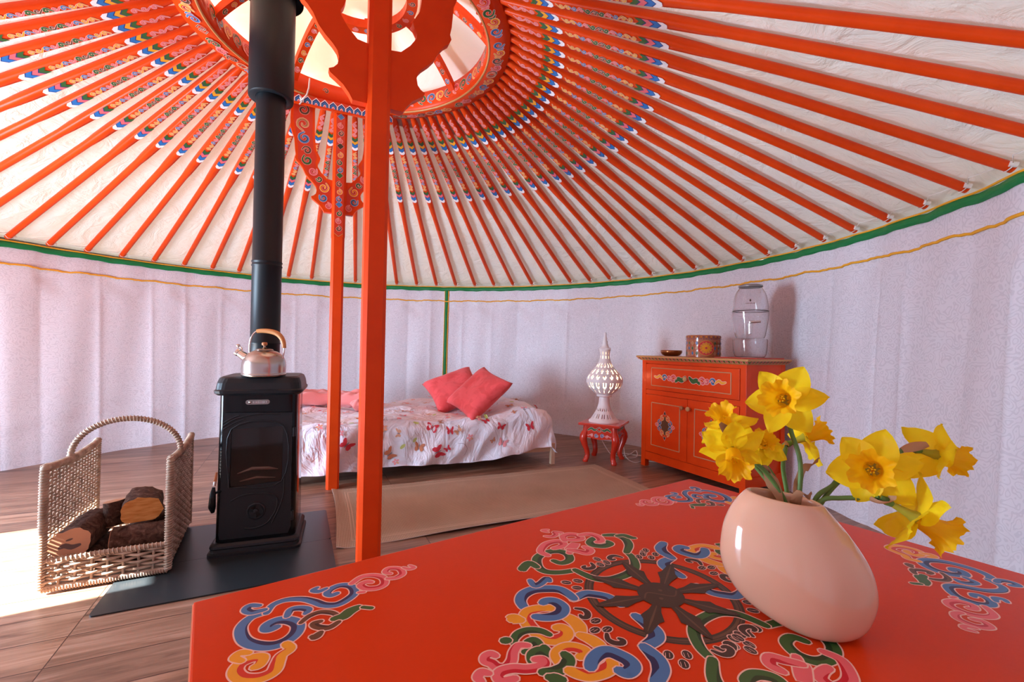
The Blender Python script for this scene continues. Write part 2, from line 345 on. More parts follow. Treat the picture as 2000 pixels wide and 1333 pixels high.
mk = ramp(m, g2, [(0.56, (1, 1, 1)), (0.68, (0.42, 0.36, 0.36))])
mx = N(m, 'ShaderNodeMixRGB', blend_type='MULTIPLY'); mx.inputs[0].default_value = 0.8; L(m, c1, mx.inputs[1]); L(m, mk, mx.inputs[2])
tone = ramp(m, wn_.outputs['Value'], [(0, (0.74, 0.74, 0.76)), (1, (1.1, 1.08, 1.04))])
mx2 = N(m, 'ShaderNodeMixRGB', blend_type='MULTIPLY'); mx2.inputs[0].default_value = 1; L(m, mx.outputs[0], mx2.inputs[1]); L(m, tone, mx2.inputs[2])
def seam(coord, period, offset, wd):
    f = math_(m, 'FRACT', math_(m, 'DIVIDE', math_(m, 'ADD', coord, offset), period))
    d = math_(m, 'MINIMUM', f, math_(m, 'SUBTRACT', 1.0, f))
    return math_(m, 'LESS_THAN', d, wd / period)
sm = math_(m, 'MAXIMUM', seam(nx, 0.1675, 0.003, 0.0022), seam(ex, 1.3, 0.674, 0.0018))
mx3 = N(m, 'ShaderNodeMixRGB'); L(m, sm, mx3.inputs[0]); L(m, mx2.outputs[0], mx3.inputs[1]); mx3.inputs[2].default_value = (0.07, 0.03, 0.02, 1)
L(m, mx3.outputs[0], bsdf(m).inputs['Base Color'])
hh = math_(m, 'SUBTRACT', math_(m, 'MULTIPLY', g1, 0.25), sm); bump(m, hh, 0.35, 0.002)
b = MB(); n = 96
top = [(YC.x + 3.12 * cos(2 * pi * k / n), YC.y + 3.12 * sin(2 * pi * k / n)) for k in range(n)]
b.add([(x, y, 0) for x, y in top] + [(x, y, -0.12) for x, y in top], [list(range(n)), list(range(n, 2 * n))[::-1]] + [(i, (i + 1) % n, n + (i + 1) % n, n + i) for i in range(n)], 'floor')
tag(b.build('floor'), kind='structure')
m = M['ground'] = mat('grass_outside', (0.09, 0.12, 0.05), 0.9)
b = MB(); b.add([(-30, -30, -0.13), (30, -30, -0.13), (30, 30, -0.13), (-30, 30, -0.13)], [(0, 1, 2, 3)], 'ground'); tag(b.build('ground'), kind='structure')

# curtain wall: lilac-white jacquard with hanging folds
m = M['curtain'] = mat('lilac_jacquard', (0.80, 0.74, 0.80), 0.5, spec=0.35, sheen=0.3)
vv = coords(m, (1, 1, 1), kind='UV')
nd_ = N(m, 'ShaderNodeTexNoise'); nd_.inputs['Scale'].default_value = 34; nd_.inputs['Detail'].default_value = 1; L(m, vv, nd_.inputs['Vector'])
va = N(m, 'ShaderNodeVectorMath', operation='MULTIPLY_ADD'); L(m, nd_.outputs['Color'], va.inputs[0]); va.inputs[1].default_value = (0.022, 0.022, 0.022); L(m, vv, va.inputs[2]); vd = va.outputs[0]
vo = N(m, 'ShaderNodeTexVoronoi', feature='DISTANCE_TO_EDGE'); vo.inputs['Scale'].default_value = 24; vo.inputs['Randomness'].default_value = 0.75; L(m, vd, vo.inputs['Vector'])
vf = N(m, 'ShaderNodeTexVoronoi', feature='F1'); vf.inputs['Scale'].default_value = 24; vf.inputs['Randomness'].default_value = 0.75; L(m, vd, vf.inputs['Vector'])
ed = math_(m, 'LESS_THAN', vo.outputs['Distance'], 0.055)
rg = math_(m, 'LESS_THAN', math_(m, 'ABSOLUTE', math_(m, 'SUBTRACT', vf.outputs['Distance'], 0.24)), 0.035)
rg = math_(m, 'MULTIPLY', rg, math_(m, 'GREATER_THAN', noise(m, vv, 40, 1), 0.46))
cn = math_(m, 'FRACT', math_(m, 'MULTIPLY', noise(m, vv, 25, 0.4), 6.0))
pat = math_(m, 'LESS_THAN', math_(m, 'ABSOLUTE', math_(m, 'SUBTRACT', cn, 0.5)), 0.17)
fine = noise(m, vv, 260, 2)
L(m, ramp(m, pat, [(0, (0.74, 0.72, 0.77)), (1, (0.65, 0.63, 0.68))]), bsdf(m).inputs['Base Color'])
L(m, ramp(m, pat, [(0, (0.36,) * 3), (1, (0.6,) * 3)]), bsdf(m).inputs['Roughness'])
bump(m, math_(m, 'ADD', math_(m, 'MULTIPLY', pat, -0.6), math_(m, 'MULTIPLY', fine, 0.4)), 0.5, 0.003)
creases = []
rnd = random.Random(3); a = 0.0
while a < 360: creases.append((a, rnd.uniform(0.006, 0.018) * rnd.choice((1, 1, -1)), rnd.uniform(0.25, 0.9))); a += rnd.uniform(4.2, 7.5)
def wall_r(az, z):
    """radius of the inner face of the hanging cloth"""
    t = min(1, max(0, z / ZE)); r = RF + (RE - RF) * t
    d = 0
    hang = min(1, max(0, (1.56 - z) / 0.3))
    for c, am, wd in creases:
        x = (az - c + 180) % 360 - 180
        if abs(x) < 4: d += am * math.exp(-abs(x) / wd)
    d *= 0.35 + 0.65 * hang
    d += 0.010 * sin(radians(az) * 23 + z * 1.3) * hang + 0.006 * sin(radians(az) * 57 + 2 * z)
    if z < 1.56: # small swags gathered under the yellow seam
        x = (az % 9.0) / 9.0; d -= 0.012 * math.exp(-((1.56 - z) / 0.16) ** 2) * sin(pi * x) ** 2
        d += 0.006 * math.exp(-((1.56 - z) / 0.3) ** 2) * sin((1.56 - z) * 26 + 9 * abs(x - 0.5))
    if z < 0.55: d += 0.006 * sin(z * 40 + az * 0.35) * math.exp(-((z - 0.33) / 0.1) ** 2)
    return r - d
def wall_pt(az, z, inset=0.0):
    r = wall_r(az, z) - inset; return V((YC.x + r * cos(radians(az)), YC.y + r * sin(radians(az)), z))
zs = [0.0, 0.02, 0.08, 0.16, 0.22, 0.27, 0.31, 0.35, 0.39, 0.44, 0.52, 0.64, 0.78, 0.92, 1.04, 1.14, 1.22, 1.29, 1.35, 1.40, 1.44, 1.47, 1.50, 1.53, 1.56, 1.60, 1.65, 1.70, 1.735]
STEP = 0.25; azs = [STEP * i for i in range(int(360 / STEP) + 1)]
b = MB(); b.fixn = False; nz_ = len(zs); vs = []; fs = []; uvl = []
for az in azs:
    for z in zs: vs.append(wall_pt(az if az < 360 else 0, z)); uvl.append((radians(az) * 3.0, z))
for i in range(len(azs) - 1):
    for j in range(nz_ - 1):
        if DOOR_A0 <= azs[i] < DOOR_A1 and zs[j + 1] <= 1.48: continue
        fs.append((i * nz_ + j, (i + 1) * nz_ + j, (i + 1) * nz_ + j + 1, i * nz_ + j + 1))
b.add(vs, fs, 'curtain', True); wall = b.build('wall_round')
uv = wall.data.uv_layers.new(name='UVMap')
for lp in wall.data.loops: uv.data[lp.index].uv = uvl[lp.vertex_index]
tag(wall, kind='structure')
# outer felt wall so that the curtain is not the only skin
m = M['felt'] = mat('outer_felt', (0.55, 0.52, 0.5), 0.9)
b = MB(); n = 180; vs = []; fs = []
for k in range(n + 1):
    a = 2 * pi * k / n; vs += [(YC.x + 3.16 * cos(a), YC.y + 3.16 * sin(a), z) for z in (-0.05, 1.48, 1.80)]
for k in range(n):
    for j in range(2):
        if j == 0 and DOOR_A0 + 0.1 <= k * 2 + 1 < DOOR_A1: continue
        fs.append((k * 3 + j, k * 3 + 3 + j, k * 3 + 4 + j, k * 3 + 1 + j))
b.add(vs, fs, 'felt', True); tag(b.build('wall_outer'), kind='structure')
# door frame of the open doorway
m = M['frame'] = mat('orange_door_frame', ORANGE, 0.4)
b = MB(); a0, a1 = radians(DOOR_A0 - 0.3), radians(DOOR_A1 + 0.2)
P0 = V((YC.x + 3.07 * cos(a0), YC.y + 3.07 * sin(a0), 0)); P1 = V((YC.x + 3.07 * cos(a1), YC.y + 3.07 * sin(a1), 0)); rz = atan2((P1 - P0).y, (P1 - P0).x)
for P in (P0, P1): b.box((P.x, P.y, 0.74), (0.05, 0.12, 1.48), 'frame', rz)
mid = (P0 + P1) / 2; b.box((mid.x, mid.y, 1.51), ((P1 - P0).length + 0.1, 0.12, 0.06), 'frame', rz)
tag(b.build('door_1'), kind='structure')

# trims of the curtain: green eave band with yellow piping, yellow seam, green upright
M['green'] = mat('green_satin_ribbon', (0.008, 0.20, 0.055), 0.42, spec=0.4)
bump(M['green'], noise(M['green'], coords(M['green'], (1, 1, 6)), 14, 3), 0.5, 0.01)
M['yellow'] = mat('yellow_piping', (0.85, 0.40, 0.02), 0.5)
b = MB(); vs = []; fs = []; n = 720; q = [(0.004, 1.690), (0.014, 1.694), (0.017, 1.714), (0.013, 1.734), (0.003, 1.738)]
for k in range(n):
    az = k * 0.5; wob = 0.0028 * sin(az * 0.9) + 0.002 * sin(az * 2.3)
    for ins, z in q: vs.append(wall_pt(az, z, ins) + V((0, 0, wob)))
for k in range(n):
    for j in range(4): fs.append((k * 5 + j, k * 5 + j + 1, ((k + 1) % n) * 5 + j + 1, ((k + 1) % n) * 5 + j))
b.add(vs, fs, 'green', True); tag(b.build('trim_1'), kind='structure')
def wtube(z, r, inset, mname, dz=lambda a: 0.0):
    b = MB(); rings = []
    for k in range(n):
        az = k * 0.5; p = wall_pt(az, z + dz(az), inset); o = V((cos(radians(az)), sin(radians(az)), 0))
        rings.append([p + o * (r * cos(t)) + V((0, 0, r * sin(t))) for t in [2 * pi * j / 6 for j in range(6)]])
    rings.append(rings[0]); b.loft(rings, mname, cap=False); return b
tag(wtube(1.741, 0.0055, 0.012, 'yellow').build('trim_2'), kind='structure')
tag(wtube(1.562, 0.0075, 0.008, 'yellow', lambda a: 0.004 * sin(a * 0.7) + 0.003 * sin(a * 1.9) + 0.002 * sin(a * 5.3)).build('trim_3'), kind='structure')
AZG = math.degrees(atan2(2.96, -0.873 * 5.6 / 5.806 + 0.91)); AZG = 88.6
b = MB()
for (da, wdt, mm, ins) in ((0.0, 0.36, 'green', 0.012), (-0.42, 0.07, 'yellow', 0.014), (0.42, 0.07, 'yellow', 0.014)):
    rr = []
    for z in [0.0 + 1.70 * i / 24 for i in range(25)]:
        rr.append([wall_pt(AZG + da + wdt * s_, z, i_) for s_, i_ in ((-1, -0.004), (-0.9, ins), (0.9, ins), (1, -0.004))])
    b.loft(rr, mm, cap=False, closed=False)
tag(b.build('trim_4'), kind='structure')

# roof canvas (cone above the poles), wrinkled
m = M['canvas'] = mat('roof_canvas', (0.66, 0.64, 0.60), 0.85, spec=0.1)
tr = N(m, 'ShaderNodeBsdfTranslucent'); tr.inputs[0].default_value = (0.90, 0.80, 0.68, 1)
ms = N(m, 'ShaderNodeMixShader'); ms.inputs[0].default_value = 0.022
out = m.node_tree.nodes['Material Output']; L(m, bsdf(m).outputs[0], ms.inputs[1]); L(m, tr.outputs[0], ms.inputs[2]); L(m, ms.outputs[0], out.inputs[0])
cvv = coords(m); wr = noise(m, cvv, 5.0, 5, 0.6, 1.6)
bump(m, wr, 0.75, 0.035)
from mathutils import noise as mnoise
NP = 78
A_OFF = -15.1                                    # azimuth of one pole, degrees
def pole_ends(a):
    c, s_ = cos(radians(a)), sin(radians(a))
    return V((RC.x + (RO - 0.012) * c, RC.y + (RO - 0.012) * s_, ZR + 0.045)), V((YC.x + 3.045 * c, YC.y + 3.045 * s_, ZE + 0.03))
b = MB(); b.fixn = False; vs = []; fs = []; nr = 46; na = NP * 6
for i in range(na):
    a = A_OFF + 360.0 * i / na; A, B = pole_ends(a); ph = (i % 6) / 6
    d = (B - A); dn = V((cos(radians(a)), sin(radians(a)), 0)).cross(V((-sin(radians(a)), cos(radians(a)), 0))); dn = V((d.z, 0, 0))
    nrm = V((-d.z * cos(radians(a)) / d.length * -1, -d.z * sin(radians(a)) / d.length * -1, hypot(d.x, d.y) / d.length)); nrm = V((cos(radians(a)) * 0.37, sin(radians(a)) * 0.37, 0.93))
    for j in range(nr + 1):
        t = -0.02 + 1.065 * j / nr; p = A + d * t
        sag = 0.020 * sin(pi * ph) ** 2 * min(1, t * 2) * (0.4 + mnoise.noise(V((p.x * 1.3, p.y * 1.3, 3))))
        wv = mnoise.noise(V((p.x * 4.3, p.y * 4.3, 7.7))) * 0.011 + mnoise.noise(V((p.x * 10, p.y * 10, 1.7))) * 0.006
        edge = min(1, max(0, (1.0 - t) * 12))
        vs.append(p + nrm * (0.036 - sag * edge + wv * edge * 0.8))
for i in range(na):
    for j in range(nr):
        k = (i + 1) % na; fs.append((i * (nr + 1) + j, i * (nr + 1) + j + 1, k * (nr + 1) + j + 1, k * (nr + 1) + j))
b.add(vs, fs, 'canvas', True); tag(b.build('ceiling'), kind='structure')
# canvas over the crown, tenting up to the hub
m2 = M['crowncloth'] = mat('crown_canvas', (0.84, 0.80, 0.72), 0.85, spec=0.1)
tr = N(m2, 'ShaderNodeBsdfTranslucent'); tr.inputs[0].default_value = (1.0, 0.80, 0.56, 1)
ms = N(m2, 'ShaderNodeMixShader'); ms.inputs[0].default_value = 0.05
L(m2, bsdf(m2).outputs[0], ms.inputs[1]); L(m2, tr.outputs[0], ms.inputs[2]); L(m2, ms.outputs[0], m2.node_tree.nodes['Material Output'].inputs[0])
bump(m2, noise(m2, coords(m2), 4, 4, 0.5, 1.0), 0.6, 0.03)
b = MB(); b.fixn = False; vs = []; fs = []; na, nr = 96, 20
for i in range(na):
    a = 2 * pi * i / na
    for j in range(nr + 1):
        t = j / nr; r = (RO + 0.05) * (1 - t); z = ZR + 0.14 + 0.33 * (1 - (1 - t) ** 2) + 0.012 * mnoise.noise(V((cos(a) * r * 5, sin(a) * r * 5, 2)))
        vs.append((RC.x + r * cos(a), RC.y + r * sin(a), z))
for i in range(na):
    for j in range(nr): k = (i + 1) % na; fs.append((i * (nr + 1) + j, i * (nr + 1) + j + 1, k * (nr + 1) + j + 1, k * (nr + 1) + j))
b.add(vs, fs, 'crowncloth', True)
tag(b.build('ceiling'), kind='structure')
# ================================================================ roof poles
LP = 2.48
def pole_mesh():
    b = MB(); K = 12
    def sec(t):
        if t < 0.004: hw, hh, ex = 0.012, 0.012, 3.0
        elif t < 0.035: f = (t - 0.004) / 0.031; hw, hh, ex = 0.013 + 0.0075 * f, 0.013 + 0.006 * f, 5.0
        elif t < 0.38: hw, hh, ex = 0.0205 + 0.003 * min(1, t / 0.3), 0.020, 7.0
        elif t < 0.47: f = (t - 0.38) / 0.09; hw, hh, ex = 0.0235 - 0.002 * f, 0.020 + 0.0010 * f, 7.0 - 5.0 * f
        else: hw, hh, ex = 0.0215 - 0.002 * (t - 0.47), 0.0210, 2.0
        pts = []
        for k in range(K):
            a = 2 * pi * (k + 0.5) / K; c, s_ = cos(a), sin(a); q = (abs(c) ** ex + abs(s_) ** ex) ** (-1 / ex)
            pts.append(V((t * LP, hw * c * q, hh * s_ * q)))
        return pts
    ts = [0, 0.004, 0.015, 0.035, 0.08, 0.15, 0.22, 0.30, 0.38, 0.41, 0.44, 0.47, 0.55, 0.65, 0.75, 0.85, 0.93, 1.0]
    b.loft([sec(t) for t in ts], 'orange', True, True)
    p = Painter(b, lambda x, y, h: V((x, y, -0.0204 - h)), 4e-5, 2e-4)
    W_ = 0.0215
    def s_row(x0, x1, cols, lead=1):
        n = len(cols); st = (x1 - x0) / n
        for i, c in enumerate(cols):
            xc = x0 + st * (i + 0.5); sg = lead if i % 2 == 0 else -lead
            pts = [(xc - st * 0.62, -sg * 0.010), (xc - st * 0.3, sg * 0.002), (xc - st * 0.02, sg * 0.0125), (xc + st * 0.30, sg * 0.006), (xc + st * 0.22, -sg * 0.008), (xc - st * 0.02, -sg * 0.006), (xc - st * 0.0, sg * 0.002)]
            p.stroke(pts, 0.0075 if c != 'g' else 0.011, c, 'c_w', 0.0016, k=2, shade=False)
    def chev(x0, cols, st):
        for i, c in enumerate(cols):
            a = x0 + st * i; e = st * 0.62
            if i == len(cols) - 1: p.poly([(a, -W_), (a + e * 0.9, 0), (a, W_), (a + st * 0.75, W_), (a + st * 1.25, W_ * 0.45), (a + st * 1.25, -W_ * 0.45), (a + st * 0.75, -W_)], 'c_W')
            else:
                p.poly([(a, -W_), (a + e, 0), (a, W_), (a + st, W_), (a + st + e, 0), (a + st, -W_)], {'g': 'c_g', 'y': 'c_y', 'b': 'c_B', 'p': 'c_p'}[c])
                q = a + st * 0.82
                p.poly([(q, -W_), (q + e, 0), (q, W_), (q + st * 0.18, W_), (q + st * 0.18 + e, 0), (q + st * 0.18, -W_)], 'c_v')
    s_row(0.035 * LP, 0.092 * LP, 'ppp')
    chev(0.092 * LP, 'gybw', 0.0315)
    s_row(0.155 * LP, 0.312 * LP, ['y', 'y', 'b', 'p', 'g', 'n', 'g', 'p', 'b', 'y', 'y'])
    chev(0.314 * LP, 'gpbw', 0.036)
    return b
rope_m = M['rope'] = mat('white_cotton_cord', (0.78, 0.74, 0.68), 0.8)
def place_pole(o, a):
    A, B = pole_ends(a); d = (B - A); x = d.normalized(); y = V((-sin(radians(a)), cos(radians(a)), 0)); y = (y - x * y.dot(x)).normalized(); z = x.cross(y)
    sc_ = d.length / LP
    o.matrix_world = Matrix(((x.x * sc_, y.x, z.x, A.x), (x.y * sc_, y.y, z.y, A.y), (x.z * sc_, y.z, z.z, A.z), (0, 0, 0, 1)))
lab_pole = 'orange roof pole running from crown to eave, painted with scrolls and chevrons near the crown'
visible = []
for i in range(NP):
    a = A_OFF + 360.0 * i / NP
    A, B = pole_ends(a); vis = False
    for k in range(0, 41):
        P = A + (B - A) * (k / 40)
        if P.y > 0.05:
            u = P.x / P.y * FPX; v_ = (P.z - 1) / P.y * FPX
            if abs(u) < 1700 and v_ < 1100: vis = True
    if vis: visible.append(a)
p0 = pole_mesh().build('roof_pole'); tag(p0, lab_pole, 'roof pole', 'painted roof poles radiating from the crown')
rb = MB()
rb.tube([(LP - 0.034, -0.026, -0.004), (LP - 0.010, -0.030, 0.0)], [0.011, 0.012], 'rope', 7); rb.tube([(LP - 0.022, -0.028, -0.013), (LP - 0.022, -0.008, -0.0235), (LP - 0.022, 0.012, -0.021), (LP - 0.022, 0.023, 0.0)], 0.0022, 'rope', 5)
rl = rb.build('rope_loop', p0); rl['label'] = 'white cord loop'
for i, a in enumerate(visible):
    if i == 0: o = p0
    else: o = copy_tree(p0)
    place_pole(o, a)
# thin cord strung from pole end to pole end along the eave
b = MB(); pts = []
for a in sorted(visible, key=lambda x: (x + 90) % 360):
    A, B = pole_ends(a); P = A + (B - A) * 0.99; tg = V((-sin(radians(a)), cos(radians(a)), 0)); pts.append(P - tg * 0.030 + V((0, 0, 0.0))); pts.append(P + V((0, 0, 0.028))); pts.append(P + tg * 0.035 + V((0, 0, 0.012)))
    A2, B2 = pole_ends(a + 2.3); P2 = A2 + (B2 - A2) * 0.985; pts.append(P2 + V((0, 0, -0.004)) - V((cos(radians(a)), sin(radians(a)), 0)) * 0.045)
b.tube(pts, 0.0022, 'rope', 5); tag(b.build('eave_cord'), 'thin white cord strung between the lower ends of the roof poles', 'cord')

# ================================================================ crown wheel
crown = thing('roof_ring', 'painted orange wooden roof crown ring with curved spokes above the two posts', 'roof crown', (RC.x, RC.y, ZR))
b = MB(); n = 120; HT = 0.13
prof = [(RI + 0.03, 0.0), (RO, 0.018), (RO + 0.004, HT * 0.6), (RO - 0.01, HT), (RI + 0.012, HT), (RI + 0.004, 0.02)]
rings = [[V((r * cos(2 * pi * k / n), r * sin(2 * pi * k / n), z)) for r, z in prof] for k in range(n)]; rings.append(rings[0])
b.loft(rings, 'orange', cap=False)
def under(az, rad, h):  # az in degrees along the ring; rad measured from the inner lip
    r = RI + 0.03 + rad; t = rad / (RO - RI - 0.03); return V((r * cos(az), r * sin(az), 0.018 * t - h - 0.0003))
def inner(az, up, h):
    r = RI + 0.004 + 0.008 * (up / HT) - h - 0.0004; return V((r * cos(az), r * sin(az), 0.02 + up))
RM = RI + 0.075
pu = Painter(b, lambda x, y, h: under(x / RM, y, h), 4e-5, 3e-4)
pi_ = Painter(b, lambda x, y, h: inner(x / RI, y, h), 4e-5, 3e-4)
seq = 'bynpgy'
A0L, A1L = radians(94), radians(143)
x = 0.0; i = 0; circ = 2 * pi * RM
while x < circ - 0.06:
    az = x / RM
    kk = i % 9
    if kk == 4:
        pu.ring(x - 0.008, 0.038, 0.026, 0.008, 'c_n', line='c_w'); pu.ring(x + 0.012, 0.038, 0.026, 0.006, 'c_o', line='c_w'); x += 0.075
    elif kk == 8:
        for dx_ in (-0.012, 0.012): pu.stroke([(x + dx_ - 0.022, 0.038), (x + dx_, 0.060), (x + dx_ + 0.022, 0.038), (x + dx_, 0.016), (x + dx_ - 0.022, 0.038)], 0.007, 'n', k=1, shade=False)
        x += 0.075
    else:
        sd = 1 if i % 2 else -1; c = seq[i % 6]
        pu.stroke(curl(x, 0.046 + sd * 0.004, 0.031, -pi / 2 * sd, 1.2, sd, 9), 0.0135, c, k=2)
        pu.stroke([(x + 0.030, 0.046 - sd * 0.022), (x + 0.044, 0.046 - sd * 0.006), (x + 0.036, 0.046 + sd * 0.012)], 0.010, c, k=2, shade=False)
        x += 0.068
    i += 1
    if i % 12 == 11: x += 0.05
x = 0.0; i = 0; circ = 2 * pi * RI
while x < circ - 0.05:
    az = x / RI
    if A0L < az < A1L:
        if i % 3 == 0: pi_.stroke(curl(x, 0.05, 0.018, 0, 1.1, 1, 8), 0.008, 'kn'[i % 2], k=2, shade=False)
    else:
        c = 'ybgpn'[i % 5]; pi_.stroke(curl(x, 0.052, 0.036, -pi / 2, 1.25, 1, 9), 0.014, c, k=2)
        pi_.stroke([(x + 0.024, 0.03), (x + 0.036, 0.055), (x + 0.028, 0.075)], 0.008, c, k=2, shade=False)
    x += 0.074; i += 1
b.build('outer_ring', crown)
b = MB()
def torus(b, R_, z, r, mm, n=120, c=(0, 0)):
    rr = [[V((c[0] + (R_ + r * cos(t)) * cos(2 * pi * k / n), c[1] + (R_ + r * cos(t)) * sin(2 * pi * k / n), z + r * sin(t))) for t in [2 * pi * j / 8 for j in range(8)]] for k in range(n)]
    rr.append(rr[0]); b.loft(rr, mm, cap=False)
torus(b, RI + 0.020, 0.006, 0.0065, 'c_o')
mo = b.build('moulding', crown); mo['label'] = 'gold painted moulding along the lip of the ring'
b = MB(); r_in, zi = 0.30, 0.28
rr = [[V((r * cos(2 * pi * k / 48), r * sin(2 * pi * k / 48), z)) for r, z in ((r_in - 0.03, zi), (r_in + 0.03, zi), (r_in + 0.03, zi + 0.05), (r_in - 0.03, zi + 0.05))] for k in range(48)]; rr.append(rr[0])
b.loft(rr, 'orange', cap=False, smooth=False)
ph = Painter(b, lambda x, y, h: V(((r_in + y) * cos(x / r_in), (r_in + y) * sin(x / r_in), zi - h)), 4e-5, 3e-4)
for k in range(26): ph.stroke(curl(k * 0.0725, 0, 0.018, -pi / 2, 1.2, 1 if k % 2 else -1, 7), 0.008, 'ynbpg'[k % 5], k=2, shade=False)
b.build('inner_ring', crown)
for k in range(8):
    az = radians(6 + 45 * k); b = MB(); c_, s_ = cos(az), sin(az); rr = []; N_ = 14
    cen = []
    for j in range(N_ + 1):
        t = j / N_; r = RI + 0.01 - (RI - r_in) * t if t < 1 else r_in; z = 0.06 + (zi - 0.03) * sin(t * pi / 2) ** 0.9
        cen.append((r, z))
    for r, z in cen: rr.append([V((r * c_ - y * s_, r * s_ + y * c_, z + dz)) for y, dz in ((-0.024, 0), (0.024, 0), (0.024, 0.05), (-0.024, 0.05))])
    b.loft(rr, 'orange', smooth=False)
    def sp(x, y, h, cen=cen, c_=c_, s_=s_):
        t = max(0, min(0.999, x)); f = t * N_; i_ = int(f); f -= i_; r = cen[i_][0] + (cen[i_ + 1][0] - cen[i_][0]) * f; z = cen[i_][1] + (cen[i_ + 1][1] - cen[i_][1]) * f
        return V((r * c_ - y * s_, r * s_ + y * c_, z - h))
    pp = Painter(b, lambda x, y, h: sp(x / 0.5, y, h), 4e-5, 4e-4)
    for q_ in range(8): pp.stroke(curl(0.06 + q_ * 0.05, 0, 0.016, -pi / 2, 1.2, 1 if q_ % 2 else -1, 7), 0.008, 'ybnpg'[(q_ + k) % 5], k=2, shade=False)
    b.build('spoke', crown)
# white cord hanging from the ring beside the flue
b = MB(); az = radians(135)
q = V((RC.x + RI * cos(az) * 0.985, RC.y + RI * sin(az) * 0.985, ZR))
b.tube([q + V((0.02, 0, 0.10)), q + V((0.02, -0.01, 0.03)), q + V((0.01, -0.015, -0.02)), q + V((-0.02, -0.02, -0.055)), q + V((-0.035, -0.01, -0.03)), q + V((-0.03, 0, -0.06)), q + V((-0.045, 0, -0.075))], 0.005, 'rope', 6)
tag(b.build('hanging_cord'), 'short white cord knotted to the crown ring beside the flue pipe', 'cord')

